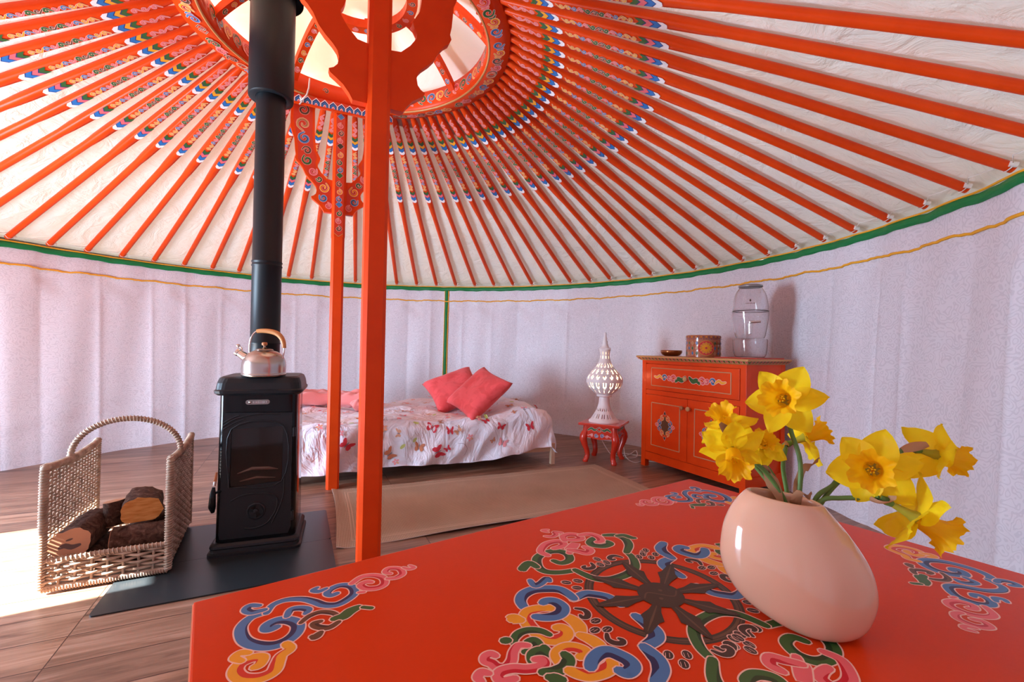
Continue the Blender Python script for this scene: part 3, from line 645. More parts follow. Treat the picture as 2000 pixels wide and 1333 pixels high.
# ================================================================ the two posts
OUTL = [(0.0, 1.87), (0.04, 1.88), (0.093, 1.90), (0.106, 1.923), (0.128, 1.95), (0.152, 1.968), (0.172, 1.982), (0.176, 1.995), (0.160, 2.003), (0.147, 2.018), (0.142, 2.045), (0.149, 2.068), (0.165, 2.089), (0.192, 2.115), (0.214, 2.142), (0.232, 2.18), (0.252, 2.205), (0.272, 2.222), (0.280, 2.24), (0.274, 2.258), (0.280, 2.29), (0.287, 2.375), (0.297, 2.40), (0.310, 2.44), (0.313, 2.50), (0.308, 2.64)]
INNL = [(0.165, 2.64), (0.161, 2.42), (0.156, 2.355), (0.149, 2.31), (0.135, 2.285), (0.123, 2.262), (0.129, 2.24), (0.140, 2.22), (0.138, 2.20), (0.115, 2.165), (0.08, 2.13), (0.04, 2.095)]
def post(name, label, x, y, painted):
    t = thing(name, label, 'post', (x, y, 0), TH, None)
    b = MB(); a, c = 0.0415, 0.014; sec = [(a, -a + c), (a, a - c), (a - c, a), (-a + c, a), (-a, a - c), (-a, -a + c), (-a + c, -a), (a - c, -a)]
    b.loft([[V((px, py, z)) for px, py in sec] for z in (0.0, 1.735)], 'orange', smooth=False)
    k = 1.06 if painted else 1.0
    b.loft([[V((px * k, py * k, z)) for px, py in sec] for z in (1.735, 2.645)], 'orange', smooth=False)
    if painted:
        ya = -a * k
        pp = Painter(b, lambda X, Z, h: V((X, ya - h, Z)), 5e-5, 5e-4)
        pp.poly([(-0.028, 1.76), (0, 1.738), (0.028, 1.76), (0.028, 2.60), (-0.028, 2.60)], 'darkorange', 'c_o', 0.004)
        z = 1.79; i = 0
        while z < 2.56:
            sg = 1 if i % 2 else -1; cl = 'npgbynbgyp'[i % 10]
            pp.stroke(curl(0, z, 0.020, pi / 2, 1.2, sg, 8), 0.009, cl, k=2); z += 0.052; i += 1
            if i % 3 == 0: pp.poly([(-0.022, z + 0.01), (0, z - 0.012), (0.022, z + 0.01), (0, z + 0.032)], 'c_' + 'ubg'[i // 3 % 3], 'c_w'); z += 0.046
    b.build('shaft', t)
    for sg in (-1, 1):
        b = MB(); poly = [(sg * px, pz) for px, pz in OUTL[1:]] + [(sg * px, pz) for px, pz in INNL[:-1]]
        poly = [(sg * 0.0405, 1.90)] + [(sg * px, pz) for px, pz in OUTL[2:]] + [(sg * px, pz) for px, pz in INNL[:-1]] + [(sg * 0.0405, 2.125)]
        b.prism(poly, -0.016, 0.016, lambda X, Z, tt: V((X, tt, Z)), 'orange')
        if painted:
            pp = Painter(b, lambda X, Z, h: V((X * sg, -0.0165 - h, Z)), 5e-5, 3e-4)
            b.prism([(sg * x_, z_) for x_, z_ in [(0.18, 2.62), (0.292, 2.62), (0.296, 2.50), (0.275, 2.40), (0.262, 2.30), (0.262, 2.235), (0.22, 2.18), (0.18, 2.12), (0.13, 2.06), (0.130, 2.00), (0.10, 1.95), (0.05, 1.905), (0.05, 2.075), (0.09, 2.115), (0.148, 2.17), (0.155, 2.23), (0.145, 2.26), (0.166, 2.31), (0.176, 2.42)]], -0.0163, -0.0160, lambda X, Z, tt: V((X, tt, Z)), 'darkorange')
            for X, Z, r_, a_, d_, cl, w_ in ((0.235, 2.57, 0.040, 1.2, 1, 'n', 0.013), (0.232, 2.475, 0.046, -1.5, 1, 'o', 0.015), (0.225, 2.38, 0.040, 1.5, -1, 'b', 0.017), (0.208, 2.30, 0.030, 0, 1, 'n', 0.012), (0.205, 2.235, 0.034, 1.0, -1, 'g', 0.014),
                                             (0.168, 2.165, 0.028, 2.5, 1, 'p', 0.012), (0.128, 2.118, 0.020, 0, -1, 'g', 0.010), (0.098, 2.065, 0.034, 2.0, 1, 'y', 0.013), (0.100, 1.995, 0.028, 0.5, -1, 'b', 0.013), (0.068, 1.945, 0.022, 1.5, 1, 'p', 0.010)):
                pp.stroke(curl(X, Z, r_, a_, 1.25, d_, 9), w_, cl, k=2)
        b.build('bracket', t)
    # lintel board under the ring, painted with a row of lotus petals
    b = MB(); f_ = -1 if painted else 1
    b.box((0, f_ * 0.0545, 2.6165), (0.69, 0.018, 0.064), 'orange', bev=0.002)
    pp = Painter(b, lambda X, Z, h: V((X, f_ * (0.0636 + h), Z)), 5e-5, 3e-4)
    pp.poly([(-0.34, 2.594), (0.34, 2.594), (0.34, 2.646), (-0.34, 2.646)], 'darkorange')
    for k in range(-6, 7):
        x = k * 0.053
        for q_, cc in ((0.0255, 'c_W'), (0.0225, 'c_v'), (0.0175, 'c_B'), (0.012, 'c_v'), (0.009, 'c_W'), (0.007, 'c_p')):
            hg = q_ * 1.95; pp.poly([(x - q_, 2.595), (x + q_, 2.595), (x + q_, 2.595 + hg * 0.5), (x + q_ * 0.6, 2.595 + hg * 0.72), (x, 2.595 + hg), (x - q_ * 0.6, 2.595 + hg * 0.72), (x - q_, 2.595 + hg * 0.5)], cc)
    b.build('lintel', t)
    return t
M['s_o'] = mat('gold_shade', (0.25, 0.09, 0.03), 0.4)
post('support_post', 'near orange wooden post with a plain carved bracket, rising behind the painted table', -0.527, 1.70, False)
post('support_post', 'far orange wooden post with painted scrollwork on its upper part, standing beside the bed', -1.2256, 3.12, True)
# ================================================================ painted table
HUB = V((0.212, 0.626, 0.66)); TA = atan2(0.562, 0.827)
TU = V((cos(TA), sin(TA), 0)); TV = V((sin(TA), -cos(TA), 0))
tb = thing('painted_table', 'orange-red low table painted with scrolls and a central wheel, holding the vase of daffodils', 'table', (HUB.x, HUB.y, 0), TA)
def tl(u, v, z): return V((u, -v, z))          # local frame: x = u, y = -v
b = MB(); b.box(tl(0, 0, 0.648), (1.068, 0.637, 0.024), 'table', bev=0.0025)
p = Painter(b, lambda x, y, h: tl(x, y, 0.6601 + h), 0.6e-5, 0.8e-4)
M['c_K'] = mat('paint_dark_seed', (0.045, 0.018, 0.012), 0.4); M['c_edge'] = mat('bare_pale_edge', (0.80, 0.38, 0.22), 0.5)
# wheel
p.ring(0, 0, 0.098, 0.013, 'c_u', 64); p.ring(0, 0, 0.098, 0.0065, 's_u', 64); p.ring(0, 0, 0.099, 0.0012, 'c_K', 64)
wheel_h = p.h
for st in STROKES[:NA]:
    p.stroke(st[2], st[1] * 1.18, st[0], k=6, taper=0.72)
for st in STROKES[NA:NB]: p.stroke(st[2], st[1] * 1.18, st[0], k=6, taper=0.72)
hmax = p.h; p.h = wheel_h
for st in STROKES[:NA]: p.stroke([(-x, -y) for x, y in st[2]], st[1] * 1.18, st[0], k=6, taper=0.72)
for st in STROKES[NA:NB]: p.stroke([(-x, -y) for x, y in st[2]], st[1] * 1.18, st[0], k=6, taper=0.72)
p.h = max(p.h, hmax)
for k in range(8):
    a = pi / 8 + k * pi / 4 - 0.10; c, s_ = cos(a), sin(a)
    sh = [(0.024, -0.0045), (0.045, -0.0075), (0.062, -0.0135), (0.068, -0.009), (0.092, -0.0045), (0.098, 0.0), (0.092, 0.0045), (0.068, 0.009), (0.062, 0.0135), (0.045, 0.0075), (0.024, 0.0045)]
    p.poly([(x * c - y * s_, x * s_ + y * c) for x, y in sh], 'c_u', 'c_K', 0.0012)
    p.ribbon([(0.028 * c, 0.028 * s_), (0.066 * c, 0.066 * s_), (0.092 * c, 0.092 * s_)], [0.0006, 0.0016, 0.0004], 's_u', p.h); p.h += p.step
p.ell(0, 0, 0.030, 0.030, 0, 'c_u', 32, 'c_K', 0.0015); p.ribbon(catmull([(-0.026, -0.006), (-0.012, -0.013), (0.0, 0.0), (0.012, 0.013), (0.026, 0.006)], 4), [0.0011] * 17, 's_u', p.h); p.h += p.step
p.ell(-0.008, 0.007, 0.003, 0.003, 0, 's_u', 8); p.ell(0.008, -0.007, 0.003, 0.003, 0, 's_u', 8)
p.h = p.h0
SEED = [[(-.0892, -.0951), (-.0719, -.0893), (-.0858, -.0758)], [(.0005, -.1227), (.0056, -.1073), (-.0084, -.107)], [(.0846, -.099), (.0646, -.092), (.0798, -.0794)], [(-.119, -.0056), (-.1329, .0072), (-.1192, .0142)], [(-.095, .0831), (-.0774, .0944), (-.0933, .1016)], [(.0001, .1094), (-.018, .114), (-.0093, .129)]]
CMM = [(-.0282, -.1107), (.0279, -.1117), (-.1208, -.0259), (-.1272, .0329), (.0242, .1075), (-.0372, .1141)]
for g in SEED:
    for sg in ((1, -1) if g[0][0] < -0.06 or g[0][1] < -0.1 else (1,)):
        cx = sum(q[0] for q in g) / 3; cy = sum(q[1] for q in g) / 3
        for x, y in g:
            r_ = atan2(y, x); p.ell(x * sg, y * sg, 0.0072, 0.0052, r_, 'c_K', 12, 'c_w', 0.0013)
            for o in (-0.002, 0.0008): p.ribbon([(sg * (x + o * 1.2 - 0.003 * cos(r_)), sg * (y + o - 0.003 * sin(r_))), (sg * (x + o * 1.2 + 0.004 * cos(r_)), sg * (y + o + 0.004 * sin(r_)))], [0.0003, 0.0003], 'c_w', p.h)
            p.h += p.step
for x, y in CMM:
    for sg in (1, -1):
        if sg == -1 and y > 0.1: continue
        a = atan2(y, x); d = 1 if x * y > 0 else -1
        pts = [(0.012, -0.004), (0.006, 0.004), (-0.002, 0.005), (-0.009, 0.0), (-0.008, -0.006), (-0.003, -0.006)]
        p.stroke([(sg * (x + q * cos(a + 1.57) - d * r_ * sin(a + 1.57)), sg * (y + q * sin(a + 1.57) + d * r_ * cos(a + 1.57))) for q, r_ in pts], 0.0085, 'k', 'c_w', 0.0013, k=3, shade=False)
for fu, fv in ((1, 1), (-1, 1), (1, -1), (-1, -1)):
    p.h = p.h0
    for st in STROKES[NB:]: p.stroke([(fu * x, fv * y) for x, y in st[2]], st[1] * 1.1, st[0], k=6, taper=0.7)
# pale worn edge along the left end
b.box(tl(-0.5345, 0, 0.6475), (0.0012, 0.632, 0.020), 'c_edge')
b.build('tabletop', tb)
b = MB()
for sy in (-1, 1): b.box((0, sy * 0.27, 0.585), (0.94, 0.02, 0.10), 'table')
for sx in (-1, 1): b.box((sx * 0.475, 0, 0.585), (0.02, 0.54, 0.10), 'table')
b.build('apron', tb)
for sx in (-1, 1):
    for sy in (-1, 1):
        b = MB(); b.loft([[V((sx * 0.475 + px * r_, sy * 0.27 + py * r_, z)) for px, py in ((-1, -1), (1, -1), (1, 1), (-1, 1))] for z, r_ in ((0, 0.018), (0.05, 0.020), (0.3, 0.024), (0.55, 0.030), (0.636, 0.030))], 'table', smooth=False); b.build('leg', tb)

# ================================================================ vase
m = M['vase'] = mat('peach_glazed_ceramic', (0.68, 0.40, 0.27), 0.10, spec=0.5, coat=0.5)
bsdf(m).inputs['Subsurface Weight'].default_value = 0.08; bsdf(m).inputs['Subsurface Radius'].default_value = (0.02, 0.01, 0.006)
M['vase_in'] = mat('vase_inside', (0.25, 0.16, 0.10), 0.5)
VC = V((0.384, 0.568, 0.6606)); VW = V((0.829, -0.559, 0)); VN = V((0.559, 0.829, 0))
LEV = [(0.0, 0.000, 0.036, 0.038), (0.004, -0.004, 0.050, 0.045), (0.012, -0.010, 0.064, 0.050), (0.024, -0.0155, 0.075, 0.053), (0.043, -0.0195, 0.0835, 0.054), (0.062, -0.0225, 0.0855, 0.053), (0.082, -0.0250, 0.0825, 0.050), (0.102, -0.0290, 0.0755, 0.045), (0.120, -0.0315, 0.0665, 0.038), (0.134, -0.0330, 0.0570, 0.034), (0.144, -0.0335, 0.0490, 0.030), (0.149, -0.0335, 0.0445, 0.027), (0.1505, -0.0335, 0.0425, 0.0255)]
def vsec(z, c, a, d, k=40):
    out = []
    for i in range(k):
        t = 2 * pi * i / k; s_ = c + a * cos(t); zz = z - 0.062 * (s_ - c) * max(0, (z - 0.10) / 0.05) * 1.0 - 0.0
        out.append(VW * s_ + VN * (d * sin(t)) + V((0, 0, zz)))
    return out
# smooth the profile
LV = catmull(LEV, 3)
b = MB(); b.loft([vsec(*l) for l in LV], 'vase', cap=False)
b.add(vsec(*LV[0]), [list(range(40))[::-1]], 'vase')
z, c, a, d = LV[-1]
b.loft([vsec(z, c, a, d), vsec(z + 0.0008, c, a - 0.003, d - 0.003), vsec(z - 0.002, c, a - 0.006, d - 0.006), vsec(z - 0.02, c, a - 0.004, d - 0.004), vsec(z - 0.05, c, a - 0.006, d - 0.004)], 'vase', cap=False)
b.add(vsec(z - 0.05, c, a - 0.006, d - 0.004), [list(range(40))], 'vase_in')
vs_ = b.build('vase'); vs_.location = VC
md = vs_.modifiers.new('s', 'SUBSURF'); md.levels = 1; md.render_levels = 2
bpy.ops.object.select_all(action='DESELECT') if False else None
tag(vs_, 'glossy peach ceramic pebble-shaped vase leaning to one side on the painted table', 'vase')

# ================================================================ daffodils
def petal_mat(name, c1, c2):
    m = M[name] = mat(name, c1, 0.5, spec=0.25)
    n_ = noise(m, coords(m, (1, 1, 1)), 60, 2); L(m, ramp(m, n_, [(0.3, c1), (0.7, c2)]), bsdf(m).inputs['Base Color'])
    t_ = N(m, 'ShaderNodeBsdfTranslucent'); t_.inputs[0].default_value = (*[min(1, x * 1.1) for x in c2], 1); s_ = N(m, 'ShaderNodeMixShader'); s_.inputs[0].default_value = 0.38
    L(m, bsdf(m).outputs[0], s_.inputs[1]); L(m, t_.outputs[0], s_.inputs[2]); L(m, s_.outputs[0], m.node_tree.nodes['Material Output'].inputs[0])
    bump(m, noise(m, coords(m, (1, 1, 1)), 90, 2), 0.15, 0.002)
petal_mat('petal_yellow', (0.92, 0.66, 0.008), (0.95, 0.76, 0.015)); petal_mat('corona_yellow', (0.92, 0.50, 0.004), (0.94, 0.60, 0.008))
M['stem'] = mat('green_stem', (0.10, 0.20, 0.045), 0.5); M['sheath'] = mat('papery_brown_sheath', (0.42, 0.22, 0.11), 0.7)
M['tube_green'] = mat('yellow_green_flower_tube', (0.38, 0.36, 0.03), 0.5)
def petal(rn, Lp, Wp, curl_, twist, back):
    b = MB(); b.fixn = False; nu, nv = 9, 7; vs = []
    for i in range(nu):
        t = i / (nu - 1); wv = Wp * (sin(pi * min(1, t ** 0.75 * 0.93 + 0.05)) ** 0.8) if t < 1 else 0.0005
        if i == nu - 1: wv = Wp * 0.04
        for j in range(nv):
            s_ = (j / (nv - 1) - 0.5) * 2; x = 0.004 + Lp * t; y = s_ * wv
            z = back * x + curl_ * Lp * (t ** 2) + 0.14 * Wp * (s_ * s_) * (1 - t * 0.4) - 0.10 * Wp * math.exp(-(s_ * 4) ** 2) + twist * s_ * t * Wp + 0.0016 * sin(t * 9 + s_ * 3 + rn.random() * 0.6)
            vs.append(V((x, y, z)))
    b.add(vs, [(i * nv + j, (i + 1) * nv + j, (i + 1) * nv + j + 1, i * nv + j + 1) for i in range(nu - 1) for j in range(nv - 1)], 'petal_yellow', True)
    return b
def daffodil(label, c, axis, roll, size, stem, seed, curl_=0.0, back=-0.25, cor=1.0, floc=0.34):
    size *= 0.87
    rn = random.Random(seed); c = V(c); ax = V(axis).normalized()
    t = thing('daffodil', label, 'daffodil', c, 0, 'daffodils in the peach vase')
    q = V((0, 0, 1)).rotation_difference(ax).to_matrix().to_4x4() @ Matrix.Rotation(roll, 4, 'Z')
    for k in range(6):
        a = k * pi / 3 + rn.uniform(-0.09, 0.09); inner_ = k % 2
        Lp = size * rn.uniform(0.92, 1.06); Wp = size * rn.uniform(0.39, 0.46) * (0.9 if inner_ else 1.05)
        o = petal(rn, Lp, Wp, curl_ + rn.uniform(-0.16, 0.22), rn.uniform(-0.35, 0.35), back + rn.uniform(-0.1, 0.12)).build('petal', t)
        o.matrix_basis = q @ Matrix.Translation((0, 0, 0.001 * inner_)) @ Matrix.Rotation(a, 4, 'Z')
    b = MB(); b.fixn = False; n = 54; rows = []
    Lc = size * 0.78 * cor; prof = [(0.15, -0.02), (0.22, 0.08), (0.235, 0.30), (0.26, 0.55), (0.31, 0.78), (0.40, 0.93), (0.50, 1.0)]
    for i, (r_, z_) in enumerate(prof):
        fr = max(0, (i - 2) / 4) ** 1.5; row_ = []
        for k in range(n):
            a = 2 * pi * k / n; rf = 1 + fr * (0.12 * sin(a * 6 + seed) + 0.07 * sin(a * 13 + 2 * seed)); zf = fr * (0.07 * sin(a * 9 + seed * 3) + 0.05 * sin(a * 17))
            row_.append(V((size * r_ * rf * cos(a), size * r_ * rf * sin(a), Lc * (z_ + zf))))
        rows.append(row_)
    b.loft(rows, 'corona_yellow', cap=False); o = b.build('corona', t); o.matrix_basis = q
    b = MB(); b.tube([(0, 0, 0.002), (0.001, 0, 0.016 * size / 0.04)], [0.0018, 0.0010], 'petal_yellow', 6)
    for k in range(6):
        a = k * pi / 3; b.tube([(0.001 * cos(a), 0.001 * sin(a), 0), (0.0035 * cos(a), 0.0035 * sin(a), Lc * 0.55)], [0.0006, 0.0011], 'petal_yellow', 5)
    o = b.build('stamens', t); o.matrix_basis = q
    # flower tube, ovary and stem down into the vase
    b = MB(); e = c - ax * size * 0.55; e2 = c - ax * size * 0.85
    path = [V(p_) for p_ in stem]
    pts = catmull([tuple(e2 - c), *[tuple(p_ - c) for p_ in path]], 6)
    b.tube(pts, 0.0030, 'stem', 8); b.tube([e2 - c, (e2 + e) / 2 - c, e - c], [0.0034, 0.0052, 0.0036], 'stem', 8)
    b.build('stem', t)
    b = MB(); b.tube([e - c, (c - ax * size * 0.15) - c, V((0, 0, 0))], [0.0033, 0.0055, 0.0085 * size / 0.045], 'tube_green' , 10); b.build('flower_tube', t)
    # papery sheath round the bend
    b = MB(); b.fixn = False; k0 = pts[0]; d0 = (V(pts[min(5, len(pts) - 1)]) - V(k0)).normalized(); sd_ = d0.orthogonal().normalized(); u_ = d0.cross(sd_)
    rr = []
    for i in range(7):
        f = i / 6; cc = V(k0) + d0 * (0.012 - 0.030 * f * floc / 0.34); w_ = 0.0045 + 0.0035 * sin(pi * f)
        rr.append([cc + sd_ * (w_ * cos(x_)) + u_ * (w_ * sin(x_) * 0.8) for x_ in [pi * 0.2 + 1.3 * pi * j / 7 * (1 - 0.5 * f) for j in range(8)]])
    b.loft(rr, 'sheath', cap=False, closed=False); b.build('sheath', t)
    return t
MOUTH = V((0.39, 0.58, 0.8)) + VW * (-0.03)
TOCAM = lambda c: (V((0, 0, 1)) - V(c)).normalized()
c = (0.364, 0.60, 0.935)
daffodil('topmost daffodil, facing the camera wide open above the peach vase on the tallest stem', c, TOCAM(c) + V((-0.25, 0, 0.12)), 0.50, 0.052, [(0.385, 0.62, 0.895), (0.393, 0.61, 0.85), (0.384, 0.60, 0.79), (0.375, 0.592, 0.755)], 1, curl_=0.02, back=-0.05)
c = (0.284, 0.575, 0.872)
daffodil('lower left daffodil, its trumpet drooping towards the camera just above the vase rim', c, TOCAM(c) + V((0.12, 0, -0.75)), 0.2, 0.044, [(0.315, 0.598, 0.862), (0.345, 0.602, 0.835), (0.365, 0.596, 0.80), (0.37, 0.592, 0.755)], 2, cor=1.1)
c = (0.305, 0.635, 0.893)
daffodil('daffodil at the far left behind the drooping one, turned up and away', c, V((-0.45, -0.30, 0.75)), 0.9, 0.043, [(0.322, 0.64, 0.862), (0.345, 0.625, 0.835), (0.362, 0.605, 0.80), (0.365, 0.592, 0.755)], 3)
c = (0.352, 0.63, 0.868)
daffodil('small half-hidden daffodil directly below the topmost bloom', c, TOCAM(c) + V((0.25, 0, 0.55)), 0.1, 0.036, [(0.362, 0.64, 0.84), (0.368, 0.622, 0.82), (0.37, 0.605, 0.79), (0.368, 0.593, 0.755)], 4, cor=0.8)
c = (0.436, 0.665, 0.874)
daffodil('side-on daffodil behind the tallest stem, its ruffled golden trumpet pointing right', c, V((0.80, -0.15, 0.38)), 0.3, 0.044, [(0.402, 0.658, 0.858), (0.388, 0.64, 0.835), (0.38, 0.615, 0.80), (0.376, 0.597, 0.755)], 5, cor=0.95, curl_=-0.1)
c = (0.447, 0.555, 0.857)
daffodil('large daffodil at the right of the vase facing the camera with a deep open trumpet', c, TOCAM(c) + V((-0.10, 0, -0.05)), 0.55, 0.053, [(0.452, 0.605, 0.845), (0.434, 0.605, 0.822), (0.405, 0.595, 0.808), (0.385, 0.590, 0.765)], 6, cor=0.9, back=-0.1)
c = (0.568, 0.60, 0.866)
daffodil('rightmost daffodil, its trumpet pointing away to the right and its petals curled back', c, V((0.93, 0.0, -0.22)), 0.2, 0.046, [(0.515, 0.605, 0.866), (0.47, 0.61, 0.845), (0.425, 0.602, 0.812), (0.39, 0.592, 0.765)], 7, curl_=-0.25, back=-0.3)
c = (0.482, 0.535, 0.806)
daffodil('lowest daffodil at the right, hanging over the table, trumpet pointing down', c, V((0.70, -0.30, -0.42)), 0.4, 0.052, [(0.448, 0.565, 0.818), (0.428, 0.580, 0.813), (0.405, 0.588, 0.805), (0.388, 0.589, 0.765)], 8, curl_=-0.1, back=-0.15)
# dry leaves and sheaths at the mouth
for i, (pts, w_, lab) in enumerate((([(0.372, 0.585, 0.795), (0.365, 0.575, 0.812), (0.372, 0.572, 0.822), (0.385, 0.575, 0.815)], 0.010, 'crumpled dry brown sheath lying over the middle of the vase mouth'),
                            ([(0.36, 0.59, 0.79), (0.352, 0.60, 0.82), (0.345, 0.605, 0.84), (0.335, 0.60, 0.845)], 0.008, 'dry brown sheath standing at the left of the vase mouth'),
                            ([(0.380, 0.60, 0.80), (0.392, 0.61, 0.83), (0.405, 0.618, 0.842), (0.425, 0.62, 0.852)], 0.007, 'dry reddish sheath pointing right behind the tallest stem'))):
    b = MB(); b.fixn = False; P = catmull(pts, 4); rr = []
    for j, q_ in enumerate(P):
        f = j / (len(P) - 1); q_ = V(q_); ww = w_ * sin(pi * min(0.97, f * 0.9 + 0.1)) + 0.0008
        rr.append([q_ + V((0.7 * ww * s_, -0.3 * ww * s_, 0.004 * cos(2 * s_ + j) + 0.2 * ww * s_)) for s_ in (-1, -0.5, 0, 0.5, 1)])
    b.loft(rr, 'sheath', cap=False, closed=False); tag(b.build('dry_sheath'), lab, 'dry leaf', 'dry sheaths in the vase')

# ================================================================ rug
m = M['jute'] = mat('jute_weave', (0.46, 0.32, 0.22), 0.9, spec=0.1)
cv = coords(m, rot=(0, 0, -radians(22.5)))
w1 = N(m, 'ShaderNodeTexWave', wave_type='BANDS', bands_direction='X'); w1.inputs['Scale'].default_value = 38; w1.inputs['Distortion'].default_value = 0.4; L(m, cv, w1.inputs[0])
w2 = N(m, 'ShaderNodeTexWave', wave_type='BANDS', bands_direction='Y'); w2.inputs['Scale'].default_value = 30; w2.inputs['Distortion'].default_value = 0.4; L(m, cv, w2.inputs[0])
wv = math_(m, 'MULTIPLY', w1.outputs['Fac'], w2.outputs['Fac']); nn = noise(m, cv, 3, 3)
mxr = N(m, 'ShaderNodeMixRGB', blend_type='MULTIPLY'); mxr.inputs[0].default_value = 1; L(m, ramp(m, wv, [(0, (0.36, 0.25, 0.175)), (0.6, (0.66, 0.50, 0.37))]), mxr.inputs[1]); L(m, ramp(m, nn, [(0.3, (0.9, 0.9, 0.9)), (0.7, (1.05, 1.05, 1.05))]), mxr.inputs[2]); L(m, mxr.outputs[0], bsdf(m).inputs['Base Color'])
bump(m, wv, 0.6, 0.003)
M['jute_line'] = mat('pale_woven_stripe', (0.62, 0.44, 0.32), 0.9); M['rugback'] = mat('rug_edge', (0.6, 0.5, 0.42), 0.9)
RA = atan2(3.872 - 3.052, 0.731 + 1.211); RU = V((cos(RA), sin(RA), 0)); RV = V((sin(RA), -cos(RA), 0)); RO_ = V((-1.211, 3.052, 0)); RL, RW = 2.108, 0.945
def rugz(u, v):
    z = 0.003 + 0.0015 * sin(u * 9 + v * 3) + 0.001 * sin(v * 17)
    z += 0.020 * math.exp(-(u / 0.035) ** 2) * (0.6 + 0.4 * sin(v * 3.2)) + 0.022 * math.exp(-((RW - v) / 0.03) ** 2) * math.exp(-((u - 0.9) / 0.5) ** 2)
    return z
def rugp(u, v, h=0): e = 0.02 * sin(v * 3.3 + 0.5) * math.exp(-(u / 0.2) ** 2) + 0.022 * (v / RW) ** 2 * math.exp(-(u / 0.6) ** 2); return RO_ + RU * (u + e) + RV * v + V((0, 0, rugz(u, v) + h))
b = MB(); nu, nv = 120, 60; T = []
us = [RL * (i / nu) ** 1.25 for i in range(nu + 1)]
for u in us:
    for j in range(nv + 1): T.append((u, RW * j / nv))
b.add([rugp(u, v) for u, v in T], [(i * (nv + 1) + j, (i + 1) * (nv + 1) + j, (i + 1) * (nv + 1) + j + 1, i * (nv + 1) + j + 1) for i in range(nu) for j in range(nv)], 'jute', True)
b.add([rugp(u, v, -0.0045) for u, v in T], [(i * (nv + 1) + j + 1, (i + 1) * (nv + 1) + j + 1, (i + 1) * (nv + 1) + j, i * (nv + 1) + j) for i in range(nu) for j in range(nv)], 'rugback', True)
edge = [(u, 0) for u in us] + [(RL, RW * j / nv) for j in range(1, nv + 1)] + [(u, RW) for u in us[::-1][1:]] + [(0, RW * j / nv) for j in range(nv - 1, 0, -1)]
b.add([rugp(u, v, h) for h in (0, -0.0045) for u, v in edge], [(i, (i + 1) % len(edge), len(edge) + (i + 1) % len(edge), len(edge) + i) for i in range(len(edge))], 'rugback')
pr = Painter(b, lambda x, y, h: rugp(x, y, h), 1e-4, 8e-4)
for ins in (0.075, 0.092):
    q = [(ins, ins + (RW - 2 * ins) * k / 30) for k in range(31)]; pr.ribbon(q, [0.003] * 31, 'jute_line', pr.h)
    q = [(RL - ins, ins + (RW - 2 * ins) * k / 30) for k in range(31)]; pr.ribbon(q, [0.003] * 31, 'jute_line', pr.h)
    for vv_ in (ins, RW - ins): q = [(ins + (RL - 2 * ins) * k / 60, vv_) for k in range(61)]; pr.ribbon(q, [0.003] * 61, 'jute_line', pr.h)
tag(b.build('rug'), 'long beige woven jute rug with a pale border stripe, lying in front of the bed', 'rug')

# ================================================================ hearth plates
m = M['hearth'] = mat('black_steel_plate', (0.020, 0.026, 0.030), 0.30, spec=0.5)
def roundrect(e0, e1, n0, n1, r_, k=5):
    out = []
    for cx, cy, a0 in ((e1 - r_, n1 - r_, 0), (e0 + r_, n1 - r_, pi / 2), (e0 + r_, n0 + r_, pi), (e1 - r_, n0 + r_, 1.5 * pi)):
        for i in range(k + 1): a = a0 + pi / 2 * i / k; out.append((cx + r_ * cos(a), cy + r_ * sin(a)))
    return out
for n0, n1, lab in ((2.108, 2.466, 'front black steel hearth plate under the wood stove, reaching under the log basket'), (2.4675, 2.906, 'rear black steel hearth plate behind and right of the wood stove')):
    b = MB(); b.prism(roundrect(-0.657, 0.176, n0, n1, 0.018), 0.0005, 0.006, lambda x, y, t: en(x, y, t), 'hearth'); tag(b.build('hearth_plate'), lab, 'hearth plate')
# ================================================================ wood stove
SA = atan2(0.341, 0.94)
st = thing('wood_stove', 'black cast-iron wood stove with a glass door standing on the steel hearth', 'wood stove', (-1.195, 2.127, 0.006), SA)
# local frame: x along the front, y back, origin at the middle of the plinth front
def rr2(hx, y0, y1, r_, k=5):
    out = []
    for cx, cy, a0 in ((hx - r_, y1 - r_, 0), (-hx + r_, y1 - r_, pi / 2), (-hx + r_, y0 + r_, pi), (hx - r_, y0 + r_, 1.5 * pi)):
        for i in range(k + 1): a = a0 + pi / 2 * i / k; out.append((cx + r_ * cos(a), cy + r_ * sin(a)))
    return out
def slab(b, secs, m, smooth=False):
    b.loft([[V((x, y, z)) for x, y in rr2(hx, y0, y1, r_)] for z, hx, y0, y1, r_ in secs], m, smooth=smooth)
b = MB(); slab(b, [(0.0, 0.196, -0.004, 0.35, 0.03), (0.012, 0.196, -0.004, 0.35, 0.03), (0.016, 0.188, 0.004, 0.342, 0.03), (0.030, 0.186, 0.006, 0.34, 0.03), (0.036, 0.190, 0.002, 0.344, 0.03), (0.046, 0.188, 0.004, 0.34, 0.03), (0.056, 0.176, 0.014, 0.33, 0.03)], 'castiron'); b.build('plinth', st)
b = MB(); slab(b, [(0.05, 0.170, 0.022, 0.33, 0.035), (0.10, 0.170, 0.022, 0.33, 0.035), (0.66, 0.166, 0.024, 0.33, 0.035), (0.745, 0.166, 0.024, 0.33, 0.035)], 'glossblack', True); b.build('body', st)
b = MB(); slab(b, [(0.742, 0.176, 0.012, 0.34, 0.035), (0.752, 0.188, 0.0, 0.352, 0.045), (0.764, 0.190, -0.002, 0.354, 0.045), (0.770, 0.184, 0.004, 0.348, 0.045), (0.800, 0.180, 0.008, 0.344, 0.045), (0.822, 0.172, 0.016, 0.336, 0.045), (0.829, 0.160, 0.028, 0.324, 0.045)], 'castiron'); b.build('lid', st)
dr = MB(); fy = 0.010
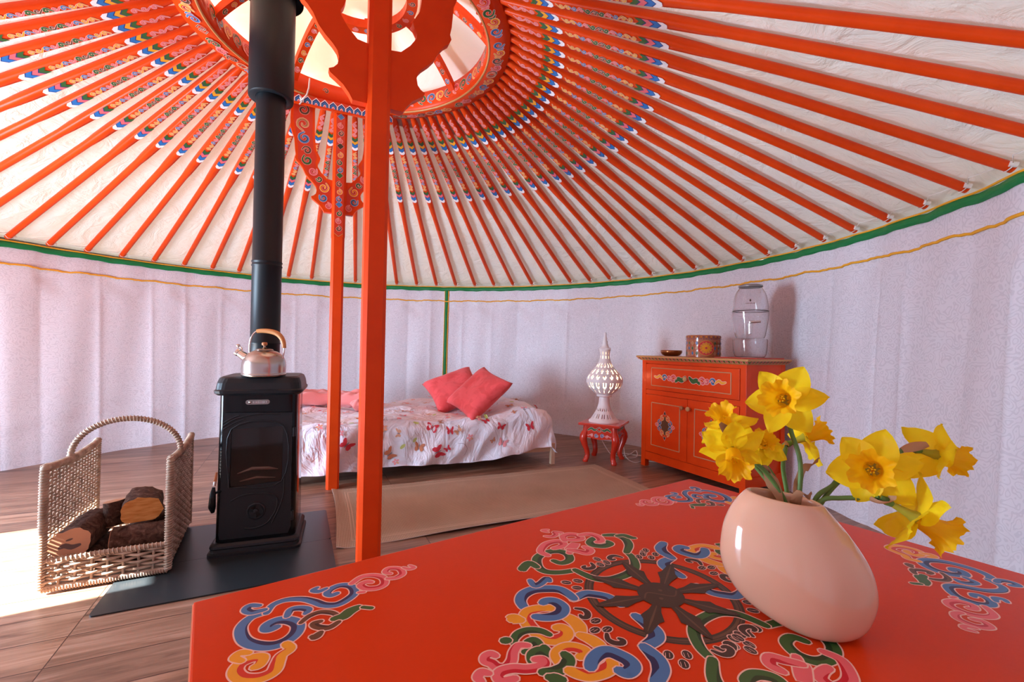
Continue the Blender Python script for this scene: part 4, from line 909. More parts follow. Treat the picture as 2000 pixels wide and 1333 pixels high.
def dface(pts, y0, y1, m, holes=(), bb=None): (bb or dr).prism(pts, y0, y1, lambda x, z, t: V((x, t, z)), m, holes)
# door: rounded frame with opening
outer = [(-0.146, 0.075), (0.140, 0.075), (0.150, 0.10), (0.146, 0.655), (-0.140, 0.662), (-0.150, 0.10)]
hole = [(-0.112, 0.312), (0.108, 0.327), (0.110, 0.592), (-0.108, 0.585)]
dface(outer, 0.024, fy, 'castiron', [hole])
def relief(pts, r_, m='castiron'): dr.tube([(x, fy, z) for x, z in catmull(pts, 5)], r_, m, 6)
relief([(-0.112, 0.312), (0.108, 0.327), (0.110, 0.592), (-0.108, 0.585), (-0.112, 0.312)], 0.0035)
relief([(-0.142, 0.600), (-0.09, 0.633), (0.0, 0.652), (0.10, 0.648)], 0.0035); relief([(-0.142, 0.585), (-0.10, 0.612), (-0.06, 0.628)], 0.0028); relief([(-0.142, 0.615), (-0.11, 0.635), (-0.08, 0.648)], 0.0028)
relief([(-0.10, 0.592), (-0.05, 0.612), (0.0, 0.618), (0.05, 0.612), (0.10, 0.600)], 0.003)
relief([(-0.103, 0.25), (-0.06, 0.272), (0.0, 0.278), (0.06, 0.270), (0.09, 0.245), (0.085, 0.19), (0.05, 0.135), (0.0, 0.115), (-0.045, 0.118)], 0.004)
relief([(0.118, 0.36), (0.118, 0.27), (0.10, 0.20), (0.07, 0.13)], 0.0035)
door = dr.build('door', st)
b = MB(); b.prism([(x * 0.99, z) for x, z in hole], 0.016, 0.018, lambda x, z, t: V((x, t, z)), M.setdefault('stoveglass', mat('smoked_stove_glass', (0.012, 0.007, 0.005), 0.06))); g = b.build('door_glass', door); g['label'] = 'smoke-darkened glass pane'
M['ember'] = mat('charred_log', (0.10, 0.055, 0.04), 0.8)
b = MB(); b.tube([(-0.08, 0.0152, 0.375), (-0.02, 0.0150, 0.395), (0.05, 0.0150, 0.392), (0.09, 0.0152, 0.385)], [0.002, 0.008, 0.008, 0.002], 'ember', 8)
b.tube([(-0.07, 0.0152, 0.338), (0.0, 0.0150, 0.352), (0.08, 0.0152, 0.345)], [0.002, 0.006, 0.002], 'ember', 8); b.build('charred_log', door)
b = MB(); b.lathe([(0.040, 0), (0.040, 0.006), (0.034, 0.008), (0.031, 0.004), (0.011, 0.003), (0.010, 0.010), (0.004, 0.013)], 'castiron', 36, (0.002, fy + 0.001, 0.195), axis=(0, -1, 0), smooth=False)
for k in range(4):
    a = k * pi / 2 + 0.5; b.prism([(0.002 + r_ * cos(a + t), 0.195 + r_ * sin(a + t)) for r_, t in ((0.013, -0.35), (0.030, -0.45), (0.030, 0.45), (0.013, 0.35))], fy - 0.006, fy - 0.0025, lambda x, z, t: V((x, t, z)), 'glossblack' if k % 2 else 'castiron')
b.build('air_vent', door)
b = MB(); b.prism([(x - 0.004, z + 0.708) for x, z in [(0.040 + 0.011 * cos(t), 0.011 * sin(t)) for t in [-pi / 2 + pi * k / 8 for k in range(9)]] + [(-0.040 + 0.011 * cos(t), 0.011 * sin(t)) for t in [pi / 2 + pi * k / 8 for k in range(9)]]], 0.024, 0.019, lambda x, z, t: V((x, t, z)), 'grey')
b.lathe([(0.006, 0), (0.006, 0.002), (0.001, 0.003)], 'chrome', 12, (-0.036, 0.019, 0.708), axis=(0, -1, 0))
for k in range(9): b.box((-0.022 + k * 0.0068, 0.0185, 0.708), (0.0034, 0.001, 0.006 if k % 3 else 0.008), 'chrome')
bd = b.build('badge', st); bd['label'] = 'small embossed metal maker plate'
for z in (0.56, 0.155):
    b = MB(); b.tube([(0.156, 0.016, z - 0.022), (0.156, 0.016, z + 0.022)], 0.007, 'castiron', 10); b.box((0.146, 0.018, z), (0.02, 0.008, 0.03), 'castiron'); b.build('hinge', st)
b = MB(); b.tube([(-0.145, 0.014, 0.30), (-0.162, -0.010, 0.30), (-0.166, -0.018, 0.30)], 0.006, 'castiron', 8); b.tube([(-0.166, -0.018, 0.33), (-0.168, -0.022, 0.30), (-0.170, -0.022, 0.24), (-0.168, -0.016, 0.215)], [0.006, 0.012, 0.015, 0.008], 'glossblack', 12)
b.tube([(-0.164, -0.018, 0.335), (-0.162, -0.016, 0.355)], 0.006, 'chrome', 10); M['woodhandle'] = mat('beech_wood', (0.50, 0.20, 0.08), 0.45)
b.tube([(-0.162, -0.016, 0.355), (-0.158, -0.012, 0.395)], [0.007, 0.005], 'woodhandle', 10); b.build('door_handle', door)

# flue pipe
fp = thing('flue_pipe', 'tall matt black flue pipe rising from the stove through the roof crown', 'flue pipe', (-1.297, 2.362, 0.8345), 0)
b = MB(); r_ = 0.070
b.lathe([(r_ + 0.004, 0), (r_ + 0.004, 0.02), (r_, 0.022), (r_, 0.155), (r_ + 0.0025, 0.158), (r_ + 0.0025, 0.162), (r_, 0.165), (r_, 0.56), (r_ + 0.003, 0.563), (r_ + 0.003, 0.568), (r_, 0.571), (r_, 0.580), (r_ + 0.003, 0.583), (r_ + 0.003, 0.588), (r_, 0.591), (r_, 1.55)], 'black', 40, cap=False); b.build('pipe', fp)
b = MB(); b.lathe([(0.072, 1.452), (0.106, 1.450), (0.1075, 1.456), (0.1075, 2.3), (0.1, 2.31)], 'black', 48, cap=False); b.lathe([(0.145, 1.995), (0.145, 2.02), (0.108, 2.05)], 'black', 48, cap=False); s_ = b.build('outer_sleeve', fp); s_['label'] = 'wider outer sleeve at the top'

# ================================================================ kettle
kt = thing('kettle', 'brushed steel whistling kettle with a wooden handle on top of the stove', 'kettle', (-1.206, 2.192, 0.836), radians(2))
b = MB(); R_ = 0.0975
prof = [(0.0, 0.0), (R_ * 0.97, 0.0), (R_, 0.006), (R_, 0.012), (R_ * 0.985, 0.016), (R_ * 0.99, 0.05), (R_ * 0.965, 0.070), (R_ * 0.90, 0.088), (R_ * 0.78, 0.104), (R_ * 0.60, 0.117), (R_ * 0.42, 0.124), (R_ * 0.40, 0.126), (0.0, 0.128)]
b.lathe([prof[0]] + catmull(prof[1:-1], 3) + [prof[-1]], 'brushed', 48, cap=False); b.build('body', kt)
b = MB(); b.lathe([(R_ * 0.41, 0.1265), (R_ * 0.38, 0.1295), (R_ * 0.2, 0.135), (0.006, 0.137), (0.005, 0.148)], 'brushed', 32); b.lathe([(0.005, 0.146), (0.012, 0.150), (0.013, 0.158), (0.010, 0.163), (0.001, 0.164)], 'woodhandle', 20); b.build('lid', kt)
b = MB(); b.tube([(-0.070, 0, 0.078), (-0.100, 0, 0.096), (-0.122, 0, 0.110)], [0.024, 0.019, 0.016], 'chrome', 20); b.tube([(-0.122, 0, 0.110), (-0.1315, 0, 0.116)], 0.019, 'chrome', 20)
b.tube([(-0.105, 0, 0.118), (-0.110, 0, 0.135), (-0.124, 0, 0.142)], 0.0035, 'chrome', 8); b.lathe([(0.001, -0.009), (0.008, -0.006), (0.0095, 0), (0.007, 0.007), (0.001, 0.009)], 'chrome', 16, (-0.126, 0, 0.144), axis=(-1, 0, 0.4)); b.build('spout', kt)
b = MB(); H = catmull([(0.086, 0, 0.085), (0.094, 0, 0.125), (0.088, 0, 0.172), (0.062, 0, 0.205), (0.02, 0, 0.218), (-0.03, 0, 0.218), (-0.052, 0, 0.206), (-0.068, 0, 0.175), (-0.072, 0, 0.13), (-0.068, 0, 0.10)], 4)
b.tube(H, 0.0042, 'chrome', 8)
h1 = b.build('handle', kt)
b = MB(); Hs = H[5:22]; b.tube(Hs, [0.0095 + 0.003 * sin(pi * i / (len(Hs) - 1)) for i in range(len(Hs))], 'kettlewood' if 'kettlewood' in M else M.setdefault('kettlewood', mat('handle_wood', (0.55, 0.24, 0.08), 0.4)), 12)
g = b.build('grip', h1); g['label'] = 'curved wooden grip'

# ================================================================ log basket
m = M['wicker'] = mat('grey_willow', (0.40, 0.30, 0.23), 0.7, spec=0.25)
nn = noise(m, coords(m), 22, 3); L(m, ramp(m, nn, [(0.25, (0.27, 0.19, 0.14)), (0.75, (0.55, 0.44, 0.34))]), bsdf(m).inputs['Base Color'])
BFL, BFR, BBR, BBL = V((-1.815, 1.760, 0)), V((-1.455, 1.935, 0)), V((-1.715, 2.425, 0)), V((-2.060, 2.255, 0))
bk = thing('log_basket', 'grey wicker log basket with an arched handle and open front, beside the stove', 'basket', (BFL.x, BFL.y, 0.0065), 0)
def rel(p_, z=0.0): return V((p_.x - BFL.x, p_.y - BFL.y, z))
def weave(b, P0, P1, z0, zt, stakes, pitch, ztop_fn=None, amp=0.006, r_=0.0045, r2=0.0042):
    """upright stakes and a row of strands bending in front of and behind them"""
    d = (P1 - P0); Lx = d.length; u = d.normalized(); nn = V((-u.y, u.x, 0)); ztop_fn = ztop_fn or (lambda t: zt)
    for i in range(stakes + 1):
        t = i / stakes; b.tube([P0 + d * t + V((0, 0, z0)), P0 + d * t + V((0, 0, ztop_fn(t)))], r2, 'wicker', 5, cap=False)
    z = z0 + pitch; row = 0
    while z < zt:
        pts = []; 
        for i in range(stakes * 2 + 1):
            t = i / (stakes * 2)
            ph_ = 0 if i % 2 else (1 if ((i // 2) + row) % 2 else -1)
            if z > ztop_fn(t) - 0.004:
                if len(pts) > 2: b.tube(pts, r_, 'wicker', 5, cap=False)
                pts = []; continue
            pts.append(P0 + d * t + nn * (amp * ph_) + V((0, 0, z + 0.0012 * sin(i * 1.7 + row * 2.1))))
        if len(pts) > 2: b.tube(pts, r_, 'wicker', 5, cap=False)
        z += pitch; row += 1
def wrapped(b, pts, r_, turns_per_m=95):
    P = catmull([tuple(p_) for p_ in pts], 6); b.tube(P, r_ * 0.86, 'wicker', 8)
    P = [V(q) for q in P]; ln = [0]
    for i in range(1, len(P)): ln.append(ln[-1] + (P[i] - P[i - 1]).length)
    n = int(ln[-1] * turns_per_m) * 7; out = []; up = None; j = 0
    for k in range(n + 1):
        s_ = ln[-1] * k / n
        while j < len(P) - 2 and ln[j + 1] < s_: j += 1
        f = (s_ - ln[j]) / max(1e-9, ln[j + 1] - ln[j]); c_ = P[j].lerp(P[j + 1], min(1, f)); t_ = (P[j + 1] - P[j]).normalized()
        if up is None: up = t_.orthogonal().normalized()
        up = (up - t_ * up.dot(t_)).normalized(); sd_ = t_.cross(up); a = 2 * pi * k / 7
        out.append(c_ + (up * cos(a) + sd_ * sin(a)) * r_ * 0.92)
    b.tube(out, r_ * 0.26, 'wicker', 4, cap=False)
SH = 0.49
def stop(t): return SH - 0.020 * (1 - abs(2 * t - 1) ** 3) + 0.012 * abs(2 * t - 1) ** 3 - 0.01
lean = 0.012
for nm, A, B in (('side_panel', BFL, BBL), ('side_panel', BFR, BBR)):
    b = MB(); A_, B_ = rel(A), rel(B); weave(b, A_, B_, 0.015, SH, 17, 0.0155, stop)
    u = (B_ - A_).normalized()
    wrapped(b, [A_ + V((0, 0, 0.0145)), A_ + V((0, 0, 0.25)), A_ + V((0, 0, 0.46)), A_ + V((0, 0, 0.485)) + u * 0.012, A_ + V((0, 0, 0.478)) + u * 0.06, A_.lerp(B_, 0.5) + V((0, 0, 0.468)), B_ + V((0, 0, 0.478)) - u * 0.06, B_ + V((0, 0, 0.49)) - u * 0.005], 0.0145)
    wrapped(b, [B_ + V((0, 0, 0.485)), B_ + V((0, 0, 0.0145))], 0.012)
    b.build(nm, bk)
for nm, A, B, h_ in (('front_panel', BFL, BFR, 0.118), ('back_panel', BBL, BBR, 0.075)):
    b = MB(); A_, B_ = rel(A), rel(B); weave(b, A_, B_, 0.026, h_, 8, 0.0145, amp=0.010, r_=0.0062, r2=0.0055)
    wrapped(b, [A_ + V((0, 0, h_ + 0.006)), A_.lerp(B_, 0.5) + V((0, 0, h_ + 0.008)), B_ + V((0, 0, h_ + 0.006))], 0.012, 70)
    wrapped(b, [A_ + V((0, 0, 0.013)), A_.lerp(B_, 0.5) + V((0, 0, 0.013)), B_ + V((0, 0, 0.013))], 0.0115, 110); b.build(nm, bk)
b = MB(); weave(b, rel(BFL, 0), rel(BFR, 0), 0, 0, 1, 1) if False else None
nfl = 22
for i in range(nfl + 1):
    t = i / nfl; b.tube([rel(BFL.lerp(BBL, t), 0.020), rel(BFR.lerp(BBR, t), 0.020)], 0.009, 'wicker', 6)
b.build('floor_panel', bk)
b = MB(); mA = rel(BFL.lerp(BBL, 0.42), 0.47); mB = rel(BFR.lerp(BBR, 0.42), 0.47); ctr = (mA + mB) / 2
P = [mA + V((0, 0, -0.03)), mA + V((0, 0, 0.015))]
for k in range(1, 12):
    t = k / 12; q_ = mA.lerp(mB, 0.5 - 0.5 * cos(pi * t)); P.append(q_ + V((0, 0, 0.155 * sin(pi * t) + 0.01)))
P += [mB + V((0, 0, 0.015)), mB + V((0, 0, -0.03))]
wrapped(b, P, 0.0125, 80); b.build('handle', bk)

# logs
m = M['bark'] = mat('rough_bark', (0.10, 0.055, 0.04), 0.95, spec=0.15)
nb = noise(m, coords(m), 38, 6, 0.65, 0.8); L(m, ramp(m, nb, [(0.3, (0.030, 0.014, 0.010)), (0.55, (0.11, 0.058, 0.042)), (0.75, (0.24, 0.15, 0.12))]), bsdf(m).inputs['Base Color']); bump(m, nb, 1.0, 0.012)
m = M['cutwood'] = mat('sawn_wood_end', (0.55, 0.30, 0.18), 0.8, spec=0.2)
m = M['splitwood'] = mat('split_orange_wood', (0.62, 0.28, 0.08), 0.75, spec=0.2); nb = noise(m, coords(m, (1, 1, 6)), 18, 4); L(m, ramp(m, nb, [(0.35, (0.50, 0.20, 0.05)), (0.7, (0.70, 0.36, 0.12))]), bsdf(m).inputs['Base Color'])
M['woodstain'] = mat('dark_heartwood_stain', (0.13, 0.08, 0.07), 0.8)
def log(label, A, B, r_, seed, endm='cutwood', half=False, stain=False):
    rn = random.Random(seed); A, B = V(A), V(B); b = MB(); d = (B - A); t_ = d.normalized(); u = t_.cross(V((0, 0, 1))) if abs(t_.z) < 0.8 else t_.orthogonal(); u = u.normalized(); v = u.cross(t_); n = 28; rr = []
    ph = [rn.uniform(0, 6) for _ in range(6)]
    def rad(a, s_): return r_ * (1 + 0.07 * sin(2 * a + ph[0] + s_) + 0.05 * sin(3 * a + ph[1]) + 0.035 * sin(7 * a + ph[2] + 3 * s_) + 0.03 * sin(11 * a + 8 * s_ + ph[3]))
    for i in range(11):
        s_ = i / 10; ring_ = []
        for k in range(n):
            a = 2 * pi * k / n; q = rad(a, s_); x, y = q * cos(a), q * sin(a)
            if half: y = max(y, -r_ * 0.62)
            ring_.append(A + d * s_ + u * x + v * y)
        rr.append(ring_)
    b.loft(rr, 'bark', cap=False)
    e = 0.0015
    b.add([p_ - t_ * e for p_ in rr[0]], [list(range(n))], endm); b.add([p_ + t_ * e for p_ in rr[-1]], [list(range(n))], endm)
    for R2, sg in ((rr[0], -1), (rr[-1], 1)): b.add([p_ for p_ in R2] + [p_ + t_ * e * sg for p_ in R2], [(i, (i + 1) % n, n + (i + 1) % n, n + i) for i in range(n)], endm)
    if stain:
        pp = Painter(b, lambda x, y, h: A + u * x + v * y - t_ * (e + h), 5e-5, 5e-4)
        pp.stroke([(-0.030, -0.010), (-0.014, -0.004), (0.006, -0.012), (0.030, -0.006)], 0.020, 'D', None, k=3, shade=False); pp.ell(-0.002, 0.018, 0.012, 0.004, 0.3, 'c_D', 10)
    tag(b.build('log'), label, 'log', 'firewood logs in the basket')
M['c_D'] = M['woodstain']
log('thick round log at the left of the basket, pale sawn end with a dark stain', (-1.757, 1.812, 0.176), (-1.885, 2.065, 0.168), 0.063, 1, stain=True)
log('small round log standing up between the big round log and the split log', (-1.790, 2.045, 0.268), (-1.775, 2.04, 0.165), 0.038, 2)
log('bark-covered log lying across the right of the basket under the split log', (-1.690, 1.935, 0.145), (-1.505, 2.02, 0.150), 0.050, 3)
log('split log with a bright orange cut face on top of the basket pile', (-1.615, 1.985, 0.245), (-1.735, 2.15, 0.240), 0.068, 4, 'splitwood', True)
log('log lying lowest at the left of the basket, beneath the thick stained log', (-1.745, 1.86, 0.069), (-1.865, 2.10, 0.069), 0.040, 5)
log('log lying lowest at the right, beneath the bark-covered log', (-1.680, 1.965, 0.066), (-1.52, 2.045, 0.066), 0.034, 6)
log('log at the back of the basket behind the small upright one', (-1.80, 2.13, 0.068), (-1.70, 2.25, 0.160), 0.042, 7)
# ================================================================ bed
BA = atan2(-0.375, -0.927)                      # local x runs to the left along the bed, local y to the camera side
BO = V((0.383, 3.865, 0)); BX = V((-0.927, -0.375, 0)); BY = V((-0.375, 0.927, 0)); BL_, BW_ = 2.15, 1.35
def bp(a, c, z=0.0): return BO + BX * a + BY * c + V((0, 0, z))
bed = thing('bed', 'low pale wooden bed frame with short square legs beneath the butterfly duvet', 'bed', BO, radians(22.03))
def bl(a, c, z): return V((-a, c, z))           # bed-local coordinates
M['pine'] = mat('pale_pine', (0.56, 0.36, 0.24), 0.55)
b = MB()
for c in (0.03, BW_ - 0.03): b.box(bl(BL_ / 2, c, 0.145), (BL_, 0.03, 0.07), 'pine', bev=0.003)
for a in (0.018, BL_ - 0.018): b.box(bl(a, BW_ / 2, 0.1445), (0.03, BW_ - 0.09, 0.066), 'pine', bev=0.003)
b.build('frame', bed)
b = MB()
for k in range(12): b.box(bl(0.12 + k * 0.174, BW_ / 2, 0.17), (0.08, BW_ - 0.092, 0.015), 'pine')
b.build('slats', bed)
for a in (0.018, BL_ - 0.018):
    for c in (0.012, BW_ - 0.012): b = MB(); b.box(bl(a, c, 0.0905), (0.036, 0.036, 0.179), 'pine', bev=0.003); b.build('leg', bed)
M['mattress'] = mat('white_mattress_ticking', (0.75, 0.72, 0.74), 0.85)
b = MB(); b.box(bl(BL_ / 2, BW_ / 2, 0.272), (BL_ - 0.02, BW_ - 0.02, 0.180), 'mattress', bev=0.03); mt = b.build('mattress'); mt.location = BO; mt.rotation_euler = (0, 0, radians(22.03))
tag(mt, 'white mattress on the pale wooden bed, hidden under the butterfly duvet', 'mattress')
# duvet with butterflies
m = M['duvet'] = mat('white_cotton_print', (0.84, 0.79, 0.84), 0.7, spec=0.2, sheen=0.2)
nd = noise(m, coords(m), 2.2, 3); L(m, ramp(m, nd, [(0.45, (0.78, 0.79, 0.88)), (0.66, (0.84, 0.68, 0.68))]), bsdf(m).inputs['Base Color'])
bump(m, noise(m, coords(m, (1, 1, 0.6)), 6, 4, 0.5, 2.2), 0.9, 0.035)
ZTOP = 0.415; HANG = 0.42
def duvet(a, c):
    """a along the bed, c across (negative = hanging at the front)"""
    da = max(0.0, 0.06 - a) if a < 0.06 else (max(0.0, a - (BL_ - 0.05)))
    sa = -1 if a < 0.06 else 1
    dc = max(0.0, 0.05 - c)
    ia = min(max(a, 0.06), BL_ - 0.05); ic = max(c, 0.05)
    z = ZTOP + 0.012 * sin(a * 5 + c * 3) + 0.010 * sin(a * 11 - c * 7)
    # softly raised over the sleeping pillows at the right end
    z += 0.085 * math.exp(-((a - 0.28) / 0.26) ** 2) * (0.55 + 0.45 * math.exp(-((c - 0.75) / 0.5) ** 2))
    z += 0.014 * mnoise.noise(V((a * 4, c * 5, 1))) + 0.010 * mnoise.noise(V((a * 9, c * 9, 4)))
    d = hypot(da, dc)
    if d > 0:
        R_ = 0.085; ux, uy = (sa * da / d, -dc / d)
        if d < R_ * pi / 2: out_ = R_ * sin(d / R_); drop = R_ * (1 - cos(d / R_))
        else: out_ = R_ + (d - R_ * pi / 2) * 0.06; drop = R_ + (d - R_ * pi / 2)
        f = min(1, drop / 0.25)
        wv = 0.020 * sin(a * 13 + c * 16 + 2 * sin(a * 4)) + 0.012 * sin(a * 29 + c * 20) + 0.016 * mnoise.noise(V((a * 8 + c * 6, c * 3, 9)))
        wv *= f
        if sa < 0 and da > 0: wv += f * 0.018 * sin(c * 15 + 1)
        out_ = max(0.004, out_ - 0.03 + wv * 0.9)
        lim = 0.085 + 0.075 * math.exp(-(a / 0.30) ** 2) if dc > 0 else 0.16
        z = max(lim + 0.01 * sin(a * 6), z - drop)
        return ia + ux * out_, ic + uy * out_, z
    return a, c, z
na, nc = 190, 130; b = MB(); b.fixn = False; vs = []
A_ = [-0.30 + (BL_ + 0.22 + 0.30) * i / na for i in range(na + 1)]; C_ = [-0.36 + (BW_ + 0.36) * j / nc for j in range(nc + 1)]
for a in A_:
    for c in C_: x, y, z = duvet(a, c); vs.append(bp(x, y, z))
fs = [(i * (nc + 1) + j, i * (nc + 1) + j + 1, (i + 1) * (nc + 1) + j + 1, (i + 1) * (nc + 1) + j) for i in range(na) for j in range(nc)]
b.add(vs, fs, 'duvet', True)
def dpt(x, y, h):
    e = 0.004; P = bp(*duvet(x, y)); Q = bp(*duvet(x + e, y)) - P; R_ = bp(*duvet(x, y + e)) - P; nrm = Q.cross(R_)
    if nrm.length < 1e-9: nrm = V((0, 0, 1))
    nrm.normalize()
    cen = bp(BL_ / 2, BW_ / 2, 0.2)
    if nrm.dot(P - cen) < 0: nrm = -nrm
    return P + nrm * (h + 0.0022)
pd = Painter(b, dpt, 8e-5, 2e-4)
M['c_r'] = mat('print_red', (0.62, 0.035, 0.06), 0.7); M['c_1'] = mat('print_pink', (0.78, 0.30, 0.32), 0.7); M['c_2'] = mat('print_peach', (0.72, 0.40, 0.26), 0.7); M['c_3'] = mat('print_lime', (0.52, 0.58, 0.18), 0.7); M['c_4'] = mat('print_stem', (0.25, 0.20, 0.24), 0.7); M['c_5'] = mat('print_rust', (0.55, 0.20, 0.10), 0.7)
WING = [(0.0, 0.0), (0.35, 0.55), (0.8, 0.95), (1.05, 0.9), (1.0, 0.45), (0.75, 0.1), (0.9, -0.2), (0.8, -0.65), (0.5, -0.8), (0.2, -0.5)]
def butterfly(x, y, s_, rot, mm):
    for sg in (1, -1):
        pts = [(sg * px * s_, py * s_) for px, py in WING]
        pd.poly([(x + px * cos(rot) - py * sin(rot), y + px * sin(rot) + py * cos(rot)) for px, py in (pts if sg > 0 else pts[::-1])], mm)
    pd.ell(x, y, s_ * 0.09, s_ * 0.6, rot, 'c_4', 8)
rn = random.Random(12); placed = []
hand = [(1.06, -0.03, 0.045, 0.4, 'c_r'), (0.62, -0.02, 0.030, -0.5, 'c_r'), (0.50, -0.10, 0.036, 0.3, 'c_r'), (1.02, -0.22, 0.050, 1.2, 'c_r'), (0.24, -0.13, 0.034, -0.3, 'c_r'), (1.68, -0.16, 0.045, 0.7, 'c_r'), (0.48, -0.24, 0.036, 0.4, 'c_1'), (1.38, -0.21, 0.04, 1.0, 'c_5'), (0.27, 0.06, 0.03, 0.2, 'c_1'), (1.16, -0.20, 0.036, 0.2, 'c_5'), (0.37, 0.02, 0.026, 0.8, 'c_5')]
for h_ in hand: butterfly(*h_); placed.append(h_[:2])
for k in range(330):
    x, y = rn.uniform(0.0, BL_), rn.uniform(-0.28, BW_ - 0.05)
    if x < 0.55 and rn.random() < 0.75: continue
    if min(hypot(x - px, y - py) for px, py in placed) < 0.058: continue
    placed.append((x, y)); q = rn.random()
    if q < 0.42: butterfly(x, y, rn.uniform(0.018, 0.034), rn.uniform(-1.6, 1.6), rn.choice(['c_r', 'c_1', 'c_2', 'c_5', 'c_1']))
    elif q < 0.60:
        for kk in range(5): a = kk * 1.2566; pd.ell(x + 0.015 * cos(a), y + 0.015 * sin(a), 0.012, 0.008, a, rn.choice(['c_2', 'c_1']), 7)
    elif q < 0.70: pd.ell(x, y, 0.022, 0.013, rn.uniform(0, 3), 'c_3', 8)
    else:
        a = rn.uniform(0, 6.28); pd.ribbon(catmull([(x, y), (x + 0.04 * cos(a), y + 0.04 * sin(a)), (x + 0.08 * cos(a + 0.5), y + 0.08 * sin(a + 0.5)), (x + 0.10 * cos(a + 1.0), y + 0.10 * sin(a + 1))], 4), [0.0013] * 13, 'c_4', pd.h)
dv = b.build('duvet'); md = dv.modifiers.new('thick', 'SOLIDIFY'); md.thickness = 0.0; dv.modifiers.remove(md)
tag(dv, 'white duvet printed with red and pink butterflies, draped over the low bed', 'duvet')

# cushions
def cushion_mesh(m, w_, h_, t_, seed, lump=0.006):
    b = MB(); n = 26; vs = []
    for side in (1, -1):
        for i in range(n + 1):
            for j in range(n + 1):
                x, y = 2 * i / n - 1, 2 * j / n - 1; e = (1 - x ** 4) * (1 - y ** 4); e = max(0, e)
                pin = 1 - 0.10 * (1 - x * x) * abs(y) ** 2; pin2 = 1 - 0.10 * (1 - y * y) * abs(x) ** 2
                z = t_ / 2 * e ** 0.45 * side + lump * mnoise.noise(V((x * 2.2, y * 2.2, seed + side))) * e * 2
                vs.append(V((x * w_ / 2 * pin2, y * h_ / 2 * pin, z)))
    k = (n + 1) ** 2; fs = []
    for s_ in (0, 1):
        for i in range(n):
            for j in range(n): q = [s_ * k + i * (n + 1) + j, s_ * k + (i + 1) * (n + 1) + j, s_ * k + (i + 1) * (n + 1) + j + 1, s_ * k + i * (n + 1) + j + 1]; fs.append(q if s_ == 0 else q[::-1])
    b.add(vs, fs, m, True); return b
m = M['coral'] = mat('coral_cotton', (0.80, 0.095, 0.10), 0.75, spec=0.2, sheen=0.2)
nc_ = noise(m, coords(m), 10, 3, 0.5, 1.0); L(m, ramp(m, nc_, [(0.45, (0.80, 0.095, 0.10)), (0.60, (0.70, 0.07, 0.07))]), bsdf(m).inputs['Base Color']); bump(m, noise(m, coords(m), 7, 3, 0.5, 1), 0.4, 0.02)
def place(o, P, xa, ya):
    xa = V(xa).normalized(); ya = V(ya); ya = (ya - xa * ya.dot(xa)).normalized(); za = xa.cross(ya)
    o.matrix_world = Matrix(((xa.x, ya.x, za.x, P[0]), (xa.y, ya.y, za.y, P[1]), (xa.z, ya.z, za.z, P[2]), (0, 0, 0, 1)))
o = cushion_mesh('coral', 0.50, 0.44, 0.17, 1).build('cushion', weld=True); tag(o, 'coral red cushion propped at the back, left of the two on the bed', 'cushion', 'coral cushions on the bed')
place(o, V((-0.53, 4.24, 0.588)), (0.80, 0.34, 0.30), (-0.42, 0.55, 0.45))
o = cushion_mesh('coral', 0.47, 0.47, 0.15, 5).build('cushion', weld=True); tag(o, 'coral red cushion tilted in front, right of the two on the bed', 'cushion', 'coral cushions on the bed')
place(o, V((-0.280, 3.86, 0.598)), (0.305, 0.127, 0.29), (-0.282, 0.328, 0.067))
# pink throws
M['pinkfleece'] = mat('pink_fleece', (0.86, 0.27, 0.25), 0.95, spec=0.1, sheen=0.4)
bump(M['pinkfleece'], noise(M['pinkfleece'], coords(M['pinkfleece']), 120, 3), 0.4, 0.004)
for i, (a, c, z, lx, ly, lz, rz, lab) in enumerate(((1.98, 1.05, 0.505, 0.50, 0.30, 0.12, 0.35, 'folded pink fleece lying furthest left at the foot of the bed'), (1.60, 0.86, 0.510, 0.36, 0.24, 0.12, -0.1, 'folded pink fleece piled behind the far orange post'), (1.50, 0.70, 0.480, 0.26, 0.17, 0.075, 0.1, 'small folded pink fleece at the front of the pink pile'))):
    b = cushion_mesh('pinkfleece', lx, ly, lz, 11 + i, 0.02); o = b.build('folded_fleece', weld=True); tag(o, lab, 'folded fleece', 'pink fleeces on the bed')
    a_ = radians(22) + rz; place(o, bp(a, c, z), (cos(a_), sin(a_), -0.05 + 0.08 * i), (-sin(a_), cos(a_), 0.1))

